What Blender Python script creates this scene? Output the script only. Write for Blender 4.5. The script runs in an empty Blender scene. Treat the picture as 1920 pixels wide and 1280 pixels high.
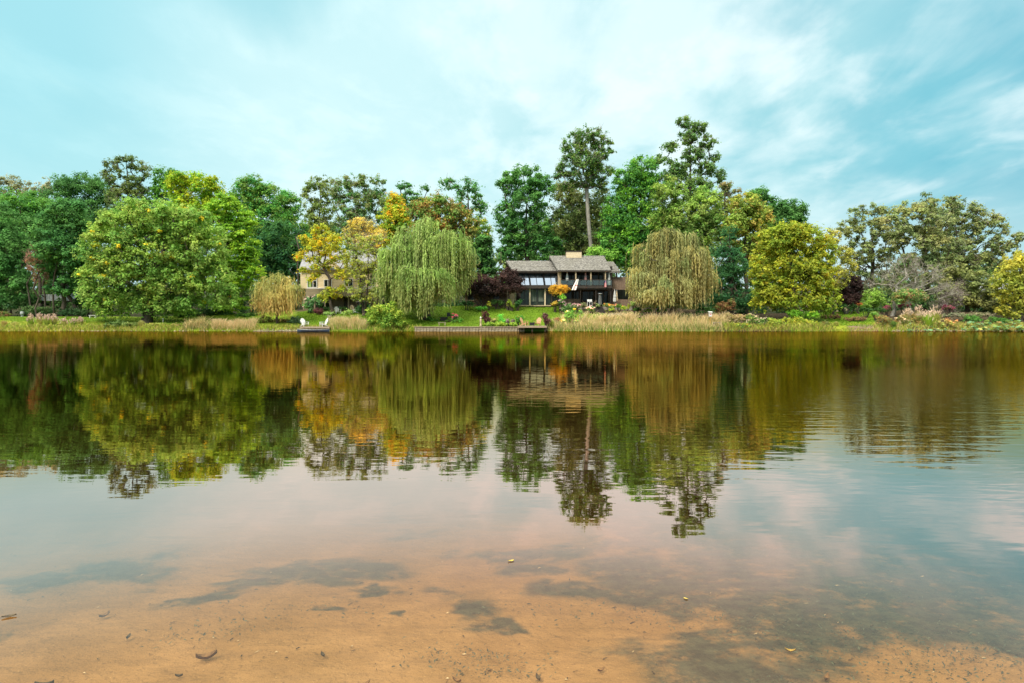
import bpy, math, random
import numpy as np
from mathutils import Vector

random.seed(7)
RNG = np.random.default_rng(11)
sc = bpy.context.scene
COL = sc.collection
PI = math.pi

# ------------------------------------------------------------------ camera
CAM_H = 1.7
PITCH = math.atan(42 / 1280)
cam_d = bpy.data.cameras.new('camera')
cam = bpy.data.objects.new('camera', cam_d)
COL.objects.link(cam)
cam.location = (0, 0, CAM_H)
cam.rotation_euler = (PI / 2 - PITCH, 0, 0)
cam_d.sensor_width = 36
cam_d.lens = 24
cam_d.clip_start = 0.05
cam_d.clip_end = 6000
sc.camera = cam


def at(px, py, Y):
    """point at distance Y seen at pixel (px,py) of the 1920x1280 photograph"""
    a = (px - 960) / 1280
    b = -(py - 640) / 1280
    c, s = math.cos(PITCH), math.sin(PITCH)
    d = (a, c + b * s, -s + b * c)
    k = Y / d[1]
    return Vector((d[0] * k, Y, CAM_H + d[2] * k))


def X_(px, Y):
    return (px - 960) / 1280 * Y


# ------------------------------------------------------------------ world, sun, exposure
SUN_EL, SUN_AZ = math.radians(48), math.radians(-150)   # azimuth measured from +Y towards +X: behind the camera, a little to its left
world = bpy.data.worlds.new('World')
sc.world = world
world.use_nodes = True
nt = world.node_tree
nt.nodes.clear()


class NB:
    """small node-tree builder"""

    def __init__(self, nt):
        self.nt = nt

    def n(self, t, **kw):
        nd = self.nt.nodes.new(t)
        for k, v in kw.items():
            setattr(nd, k, v)
        return nd

    def put(self, sock, v):
        if hasattr(v, 'is_output') or isinstance(v, bpy.types.NodeSocket):
            self.nt.links.new(v, sock)
        elif isinstance(v, (tuple, list)):
            sock.default_value = tuple(v) + ((1.0,) if len(v) == 3 and len(sock.default_value) == 4 else ())
        else:
            sock.default_value = v

    def math(self, op, a, b=0.0, c=None, clamp=False):
        nd = self.n('ShaderNodeMath', operation=op, use_clamp=clamp)
        self.put(nd.inputs[0], a)
        self.put(nd.inputs[1], b)
        if c is not None:
            self.put(nd.inputs[2], c)
        return nd.outputs[0]

    def vmath(self, op, a, b=None, scale=None):
        nd = self.n('ShaderNodeVectorMath', operation=op)
        self.put(nd.inputs[0], a)
        if b is not None:
            self.put(nd.inputs[1], b)
        if scale is not None:
            self.put(nd.inputs['Scale'], scale)
        return nd.outputs['Value'] if op in ('DOT_PRODUCT', 'LENGTH', 'DISTANCE') else nd.outputs['Vector']

    def mix(self, f, a, b, blend='MIX'):
        nd = self.n('ShaderNodeMix', data_type='RGBA', blend_type=blend)
        self.put(nd.inputs[0], f)
        self.put(nd.inputs[6], a)
        self.put(nd.inputs[7], b)
        return nd.outputs[2]

    def noise(self, vec, scale=1.0, detail=4.0, rough=0.5, dist=0.0):
        nd = self.n('ShaderNodeTexNoise')
        if vec is not None:
            self.put(nd.inputs['Vector'], vec)
        nd.inputs['Scale'].default_value = scale
        nd.inputs['Detail'].default_value = detail
        nd.inputs['Roughness'].default_value = rough
        nd.inputs['Distortion'].default_value = dist
        return nd.outputs['Fac']

    def n_col(self, vec, scale):
        nd = self.n('ShaderNodeTexNoise')
        self.put(nd.inputs['Vector'], vec)
        nd.inputs['Scale'].default_value = scale
        nd.inputs['Detail'].default_value = 5
        return nd.outputs['Color']

    def ss(self, v, lo, hi, a=0.0, b=1.0):
        nd = self.n('ShaderNodeMapRange', interpolation_type='SMOOTHSTEP')
        self.put(nd.inputs['Value'], v)
        nd.inputs['From Min'].default_value = lo
        nd.inputs['From Max'].default_value = hi
        nd.inputs['To Min'].default_value = a
        nd.inputs['To Max'].default_value = b
        return nd.outputs[0]

    def mapping(self, vec, scale=(1, 1, 1), rot=(0, 0, 0), loc=(0, 0, 0)):
        nd = self.n('ShaderNodeMapping')
        self.put(nd.inputs['Vector'], vec)
        nd.inputs['Scale'].default_value = scale
        nd.inputs['Rotation'].default_value = rot
        nd.inputs['Location'].default_value = loc
        return nd.outputs[0]


def lin(r, g, b):
    f = lambda c: (c / 255 / 12.92) if c / 255 <= 0.04045 else ((c / 255 + 0.055) / 1.055) ** 2.4
    return (f(r), f(g), f(b))


def pxdir(px, py):
    v = at(px, py, 100) - Vector((0, 0, CAM_H))
    return tuple(v.normalized())


w = NB(nt)
sky = w.n('ShaderNodeTexSky', sky_type='NISHITA', sun_disc=False)
sky.sun_elevation = SUN_EL
sky.sun_rotation = SUN_AZ
sky.air_density = 1.2
sky.dust_density = 2.0
geo = w.n('ShaderNodeTexCoord')
D = geo.outputs['Generated']
sep = w.n('ShaderNodeSeparateXYZ')
w.put(sep.inputs[0], D)
dz = w.math('MAXIMUM', sep.outputs[2], 0.0)
# cloud deck: directions projected on a high plane so that the streaks lie in perspective
inv = w.math('DIVIDE', 1.0, w.math('ADD', dz, 0.16))
plane = w.vmath('SCALE', D, scale=inv)
pm = w.mapping(plane, scale=(1.0, 0.6, 0.0), rot=(0, 0, math.radians(-38)))
n1 = w.noise(pm, 1.5, 7, 0.56, 0.5)
pm2 = w.mapping(plane, scale=(1.3, 0.8, 0.0), rot=(0, 0, math.radians(-30)), loc=(3.1, 1.7, 0))
n2 = w.noise(pm2, 3.0, 6, 0.52, 0.3)
n3 = w.noise(w.mapping(plane, scale=(0.6, 0.35, 0), rot=(0, 0, math.radians(-40)), loc=(9, 4, 0)), 0.9, 3, 0.5, 0.2)


def blob(px, py, k, sx=1.0):
    """soft patch of sky around a direction, edge broken up by the cloud noise"""
    d = w.vmath('DOT_PRODUCT', w.vmath('NORMALIZE', D), pxdir(px, py))
    d = w.math('ADD', d, w.math('MULTIPLY', w.math('SUBTRACT', n1, 0.5), 0.10 * sx))
    return w.ss(d, 1 - k, 1.0)


base = lin(210, 242, 245)
c_white = lin(240, 254, 254)
c_teal = lin(76, 174, 198)
X = sep.outputs[0]
col = w.mix(w.ss(n3, 0.35, 0.65), lin(198, 237, 242), base)
col = w.mix(w.math('MULTIPLY', blob(-60, 260, 0.07, 0.6), 0.6), col, lin(158, 224, 232))
col = w.mix(w.math('MULTIPLY', blob(200, 0, 0.020, 0.7), 0.5), col, lin(150, 216, 230))
col = w.mix(w.math('MULTIPLY', blob(820, 260, 0.10, 0.5), 0.9), col, lin(222, 250, 251))
col = w.mix(w.math('MULTIPLY', blob(510, -60, 0.0060, 0.12), 0.55), col, lin(120, 200, 216))
# broad soft streaks, stronger towards the east
n4 = w.noise(w.mapping(plane, scale=(1.0, 0.45, 0.0), rot=(0, 0, math.radians(-42)), loc=(5.2, 0.3, 0)), 2.1, 6, 0.55, 0.3)
streak = w.ss(w.math('ADD', w.math('MULTIPLY', n4, 0.6), w.math('MULTIPLY', n2, 0.4)), 0.40, 0.60)
k_e = w.ss(X, -0.16, 0.10)
dark = w.math('MULTIPLY', w.math('SUBTRACT', 1.0, streak), w.math('ADD', w.math('MULTIPLY', k_e, 0.62), 0.16))
col = w.mix(dark, col, lin(156, 213, 222))
col = w.mix(w.math('MULTIPLY', blob(1890, 200, 0.028, 0.30), 0.95), col, c_teal)
col = w.mix(w.math('MULTIPLY', blob(1700, 215, 0.010, 0.30), 0.75), col, lin(110, 194, 210))
col = w.mix(w.math('MULTIPLY', blob(1480, 262, 0.007, 0.22), 0.75), col, lin(118, 196, 210))
col = w.mix(w.math('MULTIPLY', blob(1440, 40, 0.006, 0.3), 0.45), col, c_teal)
lit = w.math('MULTIPLY', w.math('ADD', w.math('MULTIPLY', streak, 0.85), 0.15), w.math('MULTIPLY', w.ss(X, -0.30, 0.08), w.ss(X, 0.42, 0.60, 1.0, 0.35)))
col = w.mix(w.math('MULTIPLY', lit, w.ss(dz, 0.12, 0.26, 0.30, 0.74)), col, c_white)
wisps = w.math('MULTIPLY', w.ss(n2, 0.50, 0.80), w.ss(X, 0.05, 0.3))
col = w.mix(w.math('MULTIPLY', wisps, 0.65), col, lin(240, 253, 254))
col = w.mix(w.ss(dz, 0.02, 0.22, 0.6, 0.0), col, lin(212, 232, 232))
mott = w.ss(w.noise(w.mapping(plane, scale=(1.0, 0.7, 0.0), rot=(0, 0, math.radians(-35)), loc=(2, 7, 0)), 3.6, 7, 0.62, 0.2), 0.44, 0.64)
col = w.mix(w.math('MULTIPLY', w.math('SUBTRACT', 1.0, mott), 0.20), col, lin(150, 212, 222))
# overcast sky is up to about three times brighter overhead than near the horizon
col = w.mix(w.ss(dz, 0.46, 0.72, 0.0, 0.9), col, (0.90, 0.86, 0.76))
zen = w.ss(dz, 0.50, 0.92, 1.0, 3.5)
col = w.vmath('SCALE', col, scale=zen)
bg1 = w.n('ShaderNodeBackground')
w.put(bg1.inputs[0], sky.outputs[0])
bg1.inputs[1].default_value = 0.08
bg2 = w.n('ShaderNodeBackground')
w.put(bg2.inputs[0], col)
bg2.inputs[1].default_value = 1.16
mx = w.n('ShaderNodeMixShader')
mx.inputs[0].default_value = 0.95
nt.links.new(bg1.outputs[0], mx.inputs[1])
nt.links.new(bg2.outputs[0], mx.inputs[2])
out = w.n('ShaderNodeOutputWorld')
nt.links.new(mx.outputs[0], out.inputs[0])

sun_d = bpy.data.lights.new('sun', 'SUN')
sun_d.energy = 3.7
sun_d.angle = math.radians(12)
sun_d.color = (1.0, 0.94, 0.84)
sun = bpy.data.objects.new('sun', sun_d)
COL.objects.link(sun)
sdir = Vector((math.sin(SUN_AZ) * math.cos(SUN_EL), math.cos(SUN_AZ) * math.cos(SUN_EL), math.sin(SUN_EL)))
sun.rotation_euler = sdir.to_track_quat('Z', 'Y').to_euler()

sc.view_settings.view_transform = 'Standard'
sc.view_settings.look = 'None'
sc.view_settings.exposure = 0.0
sc.view_settings.gamma = 1.0
sc.view_settings.use_curve_mapping = False
sc.cycles.max_bounces = 8
sc.cycles.diffuse_bounces = 3
sc.cycles.glossy_bounces = 3
sc.cycles.transparent_max_bounces = 10
sc.cycles.volume_bounces = 0
sc.cycles.caustics_reflective = False
sc.cycles.caustics_refractive = False


# ------------------------------------------------------------------ materials
def new_mat(name):
    m = bpy.data.materials.new(name)
    m.use_nodes = True
    m.node_tree.nodes.clear()
    b = NB(m.node_tree)
    o = b.n('ShaderNodeOutputMaterial')
    return m, b, o


def leaf_mat(name, trans=0.3, gain=1.0):
    m, b, o = new_mat(name)
    a = b.n('ShaderNodeAttribute', attribute_name='Col')
    p = b.n('ShaderNodeBsdfPrincipled')
    cc = b.vmath('SCALE', a.outputs['Color'], scale=gain)
    b.put(p.inputs['Base Color'], cc)
    p.inputs['Roughness'].default_value = 0.65
    p.inputs['Specular IOR Level'].default_value = 0.10
    t = b.n('ShaderNodeBsdfTranslucent')
    b.put(t.inputs[0], cc)
    x = b.n('ShaderNodeMixShader')
    x.inputs[0].default_value = trans
    b.nt.links.new(p.outputs[0], x.inputs[1])
    b.nt.links.new(t.outputs[0], x.inputs[2])
    b.nt.links.new(x.outputs[0], o.inputs[0])
    return m


def mat(name, c1, c2=None, scale=3.0, rough=0.8, bump=0.0, stretch=(1, 1, 1), metallic=0.0, spec=0.3, lo=0.35, hi=0.65):
    m, b, o = new_mat(name)
    p = b.n('ShaderNodeBsdfPrincipled')
    g = b.n('ShaderNodeNewGeometry')
    v = b.mapping(g.outputs['Position'], scale=stretch)
    f = b.noise(v, scale, 6, 0.62)
    c2 = c2 or tuple(x * 0.7 for x in c1)
    b.put(p.inputs['Base Color'], b.mix(b.ss(f, lo, hi), c2, c1))
    p.inputs['Roughness'].default_value = rough
    p.inputs['Metallic'].default_value = metallic
    p.inputs['Specular IOR Level'].default_value = spec
    if bump:
        bp = b.n('ShaderNodeBump')
        bp.inputs['Strength'].default_value = 1.0
        bp.inputs['Distance'].default_value = bump
        b.put(bp.inputs['Height'], f)
        b.put(p.inputs['Normal'], bp.outputs[0])
    b.nt.links.new(p.outputs[0], o.inputs[0])
    return m


M = {}
M['leaf'] = leaf_mat('leaf', 0.40, 1.85)
M['grass'] = leaf_mat('grass_blade', 0.3, 1.3)
M['bark'] = mat('bark', (0.11, 0.085, 0.06), (0.045, 0.035, 0.028), 4, 0.9, 0.02, (2, 2, 0.5))
M['pale_bark'] = mat('pale_bark', (0.36, 0.33, 0.28), (0.2, 0.18, 0.15), 3, 0.9, 0.02, (2, 2, 0.4))
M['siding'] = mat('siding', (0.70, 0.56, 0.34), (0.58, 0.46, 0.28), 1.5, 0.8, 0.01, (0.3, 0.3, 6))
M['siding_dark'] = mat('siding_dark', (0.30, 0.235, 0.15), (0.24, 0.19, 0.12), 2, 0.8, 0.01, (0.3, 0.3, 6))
M['brown_wall'] = mat('brown_wall', (0.23, 0.16, 0.11), (0.15, 0.10, 0.07), 5, 0.85, 0.01)
M['dark_wood'] = mat('dark_wood', (0.055, 0.042, 0.033), (0.03, 0.024, 0.02), 3, 0.7)
M['tan_post'] = mat('tan_post', (0.52, 0.40, 0.25), (0.40, 0.30, 0.19), 3, 0.8)
M['cream'] = mat('cream', (0.72, 0.58, 0.38), (0.6, 0.47, 0.30), 4, 0.85)
M['white'] = mat('white_paint', (0.82, 0.80, 0.76), (0.68, 0.66, 0.62), 6, 0.6)
M['grey_white'] = mat('grey_white', (0.42, 0.43, 0.42), (0.30, 0.31, 0.31), 4, 0.7)
M['chair_wood'] = mat('chair_wood', (0.62, 0.38, 0.20), (0.45, 0.25, 0.13), 8, 0.7)
M['deck_wood'] = mat('deck_wood', (0.42, 0.32, 0.22), (0.26, 0.20, 0.14), 5, 0.85, 0.005, (4, 0.5, 1))
M['timber'] = mat('timber', (0.50, 0.43, 0.31), (0.22, 0.18, 0.12), 2.5, 0.9, 0.02, (1, 1, 5), lo=0.3, hi=0.7)
M['stone'] = mat('stone', (0.38, 0.33, 0.27), (0.20, 0.17, 0.14), 3, 0.9, 0.05)
M['blue'] = mat('blue_hull', (0.05, 0.10, 0.18), (0.035, 0.07, 0.13), 3, 0.35, spec=0.5)
M['metal'] = mat('metal', (0.45, 0.46, 0.47), (0.33, 0.34, 0.35), 4, 0.35, metallic=0.7)
M['black'] = mat('black_paint', (0.02, 0.02, 0.022), (0.012, 0.012, 0.013), 5, 0.5)
M['red'] = mat('red_cloth', (0.75, 0.05, 0.06), (0.6, 0.03, 0.04), 5, 0.8)
M['pink_cloth'] = mat('pink_cloth', (0.50, 0.26, 0.24), (0.38, 0.19, 0.18), 5, 0.8)
M['white_cloth'] = mat('white_cloth', (0.74, 0.72, 0.68), (0.55, 0.54, 0.52), 5, 0.85)
M['green_cloth'] = mat('green_cloth', (0.30, 0.42, 0.12), (0.22, 0.34, 0.09), 5, 0.85)
M['yellow_wood'] = mat('yellow_wood', (0.62, 0.38, 0.10), (0.45, 0.26, 0.08), 6, 0.8)
M['slate'] = mat('slate_roof', (0.30, 0.30, 0.31), (0.2, 0.2, 0.21), 3, 0.85, 0.02, (1, 1, 3))
M['curtain'] = mat('curtain', (0.22, 0.25, 0.20), (0.07, 0.09, 0.07), 2, 0.9, 0, (5, 1, 0.3))


def shingle_mat():
    m, b, o = new_mat('shingles')
    p = b.n('ShaderNodeBsdfPrincipled')
    g = b.n('ShaderNodeNewGeometry')
    v = b.mapping(g.outputs['Position'], scale=(1, 1, 1))
    br = b.n('ShaderNodeTexBrick')
    b.put(br.inputs['Vector'], b.mapping(g.outputs['Position'], scale=(1, 1, 1)))
    br.inputs['Scale'].default_value = 1.0
    f = b.noise(b.mapping(g.outputs['Position'], scale=(4.0, 4.0, 7.0)), 1.0, 3, 0.6)
    f2 = b.noise(v, 0.5, 4, 0.6)
    c = b.mix(b.ss(f, 0.36, 0.64), (0.065, 0.06, 0.052), (0.25, 0.232, 0.205))
    c = b.mix(b.ss(f2, 0.45, 0.75, 0, 0.5), c, (0.13, 0.12, 0.09))
    b.put(p.inputs['Base Color'], c)
    p.inputs['Roughness'].default_value = 0.9
    bp = b.n('ShaderNodeBump')
    bp.inputs['Distance'].default_value = 0.05
    b.put(bp.inputs['Height'], f)
    b.put(p.inputs['Normal'], bp.outputs[0])
    b.nt.links.new(p.outputs[0], o.inputs[0])
    m.node_tree.nodes.remove(br)
    return m


M['shingle'] = shingle_mat()


def glass_mat(name, base, refl, tint=(0.9, 0.95, 1.0)):
    m, b, o = new_mat(name)
    d = b.n('ShaderNodeBsdfPrincipled')
    g = b.n('ShaderNodeNewGeometry')
    f = b.noise(b.mapping(g.outputs['Position'], scale=(1.4, 1, 0.5)), 1.2, 2, 0.5)
    b.put(d.inputs['Base Color'], b.mix(b.ss(f, 0.4, 0.65), base, tuple(x * 2.6 for x in base)))
    d.inputs['Roughness'].default_value = 0.5
    d.inputs['Specular IOR Level'].default_value = 0.08
    gl = b.n('ShaderNodeBsdfGlossy')
    b.put(gl.inputs[0], tint)
    gl.inputs['Roughness'].default_value = 0.02
    x = b.n('ShaderNodeMixShader')
    x.inputs[0].default_value = refl
    b.nt.links.new(d.outputs[0], x.inputs[1])
    b.nt.links.new(gl.outputs[0], x.inputs[2])
    b.nt.links.new(x.outputs[0], o.inputs[0])
    return m


M['window'] = glass_mat('window_glass', (0.006, 0.008, 0.006), 0.015)
M['sky_pane'] = glass_mat('sloped_glass', (0.02, 0.025, 0.03), 0.27, (0.66, 0.80, 1.0))
M['lower_glass'] = glass_mat('garden_glass', (0.014, 0.022, 0.012), 0.022)


def rail_glass():
    m, b, o = new_mat('rail_glass')
    t = b.n('ShaderNodeBsdfTransparent')
    b.put(t.inputs[0], (0.62, 0.72, 0.68))
    g = b.n('ShaderNodeBsdfGlossy')
    g.inputs['Roughness'].default_value = 0.05
    x = b.n('ShaderNodeMixShader')
    x.inputs[0].default_value = 0.10
    b.nt.links.new(t.outputs[0], x.inputs[1])
    b.nt.links.new(g.outputs[0], x.inputs[2])
    b.nt.links.new(x.outputs[0], o.inputs[0])
    return m


M['rail_glass'] = rail_glass()


def colattr_mat(name, rough=0.85):
    m, b, o = new_mat(name)
    a = b.n('ShaderNodeAttribute', attribute_name='Col')
    p = b.n('ShaderNodeBsdfPrincipled')
    b.put(p.inputs['Base Color'], a.outputs['Color'])
    p.inputs['Roughness'].default_value = rough
    b.nt.links.new(p.outputs[0], o.inputs[0])
    return m


M['painted'] = colattr_mat('painted_cloth')


# ------------------------------------------------------------------ object helpers
def tag(o, label=None, cat=None, group=None, kind=None):
    if label: o['label'] = label
    if cat: o['category'] = cat
    if group: o['group'] = group
    if kind: o['kind'] = kind
    return o


def thing(name, label, cat, loc=(0, 0, 0), group=None, rz=0.0):
    o = bpy.data.objects.new(name, None)
    o.empty_display_size = 0.3
    COL.objects.link(o)
    o.location = loc
    o.rotation_euler = (0, 0, rz)
    return tag(o, label, cat, group)


def np_mesh(name, V, F, C=None, smooth=False):
    """V (n,3), F (m,k) all faces with k corners, C (n,3) colours per vertex"""
    V = np.ascontiguousarray(V, dtype=np.float32)
    F = np.ascontiguousarray(F, dtype=np.int32)
    me = bpy.data.meshes.new(name)
    me.vertices.add(len(V))
    me.vertices.foreach_set('co', V.ravel())
    k = F.shape[1]
    me.loops.add(F.size)
    me.loops.foreach_set('vertex_index', F.ravel())
    me.polygons.add(len(F))
    me.polygons.foreach_set('loop_start', np.arange(0, F.size, k, dtype=np.int32))
    if C is not None:
        ca = me.color_attributes.new('Col', 'FLOAT_COLOR', 'POINT')
        c4 = np.ones((len(V), 4), np.float32)
        c4[:, :3] = C
        ca.data.foreach_set('color', c4.ravel())
    me.update(calc_edges=True)
    if smooth:
        me.polygons.foreach_set('use_smooth', np.ones(len(F), dtype=bool))
    return me


def np_obj(name, V, F, m, parent=None, C=None, smooth=False, origin=None):
    V = np.asarray(V, dtype=np.float64)
    if origin is not None:
        V = V - np.asarray(origin)
    me = np_mesh(name, V, F, C, smooth)
    me.materials.append(m)
    o = bpy.data.objects.new(name, me)
    COL.objects.link(o)
    if parent is not None:
        o.parent = parent
    elif origin is not None:
        o.location = origin
    return o


class MB:
    """collects boxes, bars and polygons; build() links them as one mesh object (coordinates local to parent)"""

    def __init__(self, org=(0, 0, 0)):
        self.v, self.f, self.o = [], [], Vector(org)

    def add(self, vs, fs):
        k = len(self.v)
        self.v += [tuple(Vector(p) - self.o) for p in vs]
        self.f += [tuple(i + k for i in f) for f in fs]
        return self

    def box(self, x0, x1, y0, y1, z0, z1):
        vs = [(x, y, z) for x in (x0, x1) for y in (y0, y1) for z in (z0, z1)]
        return self.add(vs, [(0, 1, 3, 2), (4, 6, 7, 5), (0, 4, 5, 1), (2, 3, 7, 6), (0, 2, 6, 4), (1, 5, 7, 3)])

    def pbox(self, px0, px1, py0, py1, Y, dep):
        """box whose front face covers the pixel rectangle at distance Y"""
        a, b = at(px0, py1, Y), at(px1, py0, Y)
        return self.box(a.x, b.x, Y, Y + dep, a.z, b.z)

    def hexa(self, bot, top):
        """solid between two quads (4 points each)"""
        return self.add(list(bot) + list(top), [(3, 2, 1, 0), (4, 5, 6, 7), (0, 1, 5, 4), (1, 2, 6, 5), (2, 3, 7, 6), (3, 0, 4, 7)])

    def slab(self, a, b, c, d, t=0.2):
        q = [Vector(p) for p in (a, b, c, d)]
        return self.hexa([p - Vector((0, 0, t)) for p in q], q)

    def tube(self, pts, rads, n=8, cap=True):
        pts = [Vector(p) for p in pts]
        if not hasattr(rads, '__len__'): rads = [rads] * len(pts)
        vs, fs = [], []
        for i, p in enumerate(pts):
            t = (pts[min(i + 1, len(pts) - 1)] - pts[max(i - 1, 0)]).normalized()
            u = t.cross(Vector((0.13, 0.95, 0.3))).normalized()
            w_ = t.cross(u)
            for k in range(n):
                a = 2 * PI * k / n
                vs.append(p + (u * math.cos(a) + w_ * math.sin(a)) * rads[i])
        for i in range(len(pts) - 1):
            for k in range(n):
                fs.append((i * n + k, i * n + (k + 1) % n, (i + 1) * n + (k + 1) % n, (i + 1) * n + k))
        if cap:
            fs.append(tuple(range(n - 1, -1, -1)))
            fs.append(tuple((len(pts) - 1) * n + k for k in range(n)))
        return self.add(vs, fs)

    def build(self, name, m, parent=None, smooth=False):
        me = bpy.data.meshes.new(name)
        me.from_pydata(self.v, [], self.f)
        me.materials.append(m)
        me.update()
        if smooth:
            for p in me.polygons: p.use_smooth = True
        o = bpy.data.objects.new(name, me)
        COL.objects.link(o)
        if parent is not None:
            o.parent = parent
        else:
            o.location = self.o
        return o


def kids(o):
    return [c for c in list(o.children)]


def copy_tree(o, parent=None):
    c = o.copy()
    COL.objects.link(c)
    c.parent = parent
    for ch in kids(o):
        copy_tree(ch, c)
    return c


# ------------------------------------------------------------------ terrain
A_PX = [-600, 0, 300, 480, 560, 700, 850, 1150, 1300, 1400, 1550, 1700, 1920, 2500]
A_Z = [2.0, 2.0, 2.0, 2.6, 3.1, 3.3, 3.6, 3.6, 3.1, 2.4, 2.6, 3.0, 2.5, 2.2]


def shore_y(x):
    x = np.asarray(x, float)
    return 92.0 + 0.7 * np.sin(x * 0.11 + 1) + 0.35 * np.sin(x * 0.43) + 0.15 * np.sin(x * 1.9)


def gz(x, y):
    x = np.asarray(x, float)
    y = np.asarray(y, float)
    sy = shore_y(x)
    px = 960 + 1280 * x / np.maximum(y, 60)
    a = np.interp(px, A_PX, A_Z)
    t = np.clip((y - sy) / 13.0, 0, 1)
    bank = np.clip((y - sy) / 0.7, 0, 1)
    far = np.clip((y - 112) / 90, 0, 4)
    land = 0.45 * bank + (a - 0.45) * t + 5.0 * far
    land = land + 0.05 * np.sin(x * 0.8 + y * 0.3) * bank
    # lake bed: shallow sand near the camera, deeper towards the middle
    yy = np.interp(y, [-200, -3, 0.2, 2.0, 4, 7, 11, 20, 40, 75, 92], [3.5, 0.9, 0.12, -0.15, -0.22, -0.44, -1.0, -2.2, -2.6, -2.6, -0.25])
    yy = yy + np.where(y < 40, 0.015 * np.sin(x * 1.3 + y * 0.9) + 0.01 * np.sin(x * 3.1 - y * 2.3), 0)
    return np.where(y > sy, np.maximum(land, 0.0), yy)


def gp(px, Y, dz=0.0):
    x = X_(px, Y)
    return Vector((x, Y, float(gz(x, Y)) + dz))


def spaced(a, b, step):
    return np.linspace(a, b, max(2, int(round((b - a) / step)) + 1))


xs = np.unique(np.concatenate([-np.geomspace(95, 2500, 30), spaced(-95, 95, 0.6), np.geomspace(95, 2500, 30)]))
ys = np.unique(np.concatenate([spaced(-200, 0, 12), spaced(0, 12, 0.25), spaced(12, 88, 2.0), spaced(88, 128, 0.35), np.geomspace(128, 3000, 40)]))
GX, GY = np.meshgrid(xs, ys, indexing='ij')
GZ = gz(GX, GY)
nx, ny = GX.shape
idx = np.arange(nx * ny).reshape(nx, ny)
GF = np.stack([idx[:-1, :-1], idx[1:, :-1], idx[1:, 1:], idx[:-1, 1:]], -1).reshape(-1, 4)
PX = 960 + 1280 * GX / np.maximum(GY, 60)
LAWN = np.array((0.125, 0.21, 0.013))
LAWN_Y = np.array((0.25, 0.27, 0.025))
SOIL = np.array((0.075, 0.052, 0.032))
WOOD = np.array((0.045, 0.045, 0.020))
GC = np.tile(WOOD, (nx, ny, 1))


def zone(x0, x1, y0, y1, c, soft=6.0):
    d = np.minimum.reduce([(PX - x0) / soft, (x1 - PX) / soft, (GY - y0) / 0.6, (y1 - GY) / 0.6])
    d = d + 0.5 * np.sin(GX * 1.7 + GY) + 0.3 * np.sin(GX * 4.1 - 2 * GY)
    k = np.clip(d, 0, 1)[..., None]
    GC[:] = GC * (1 - k) + np.array(c) * k


zone(-900, 3000, 60, 109, SOIL * 1.3)
zone(-300, 210, 60, 108.5, LAWN_Y)
zone(-300, 210, 99, 109, LAWN)
zone(210, 560, 60, 107.5, LAWN * 0.9 + LAWN_Y * 0.25)
zone(555, 720, 60, 103.5, LAWN)
zone(700, 1160, 60, 106.6, LAWN)
zone(865, 975, 104.2, 109, SOIL * 1.6)
zone(1050, 1330, 100, 109, SOIL * 1.8)
zone(1050, 1345, 60, 99.5, LAWN * 0.9 + LAWN_Y * 0.2)
zone(1480, 1700, 60, 107, LAWN)
zone(1545, 1660, 60, 96.5, LAWN_Y * 0.9 + LAWN * 0.3)
zone(1640, 3000, 96, 107, SOIL * 1.2)
zone(1590, 1660, 91, 95, SOIL * 3.0)
C = GC.reshape(-1, 3)


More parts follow.
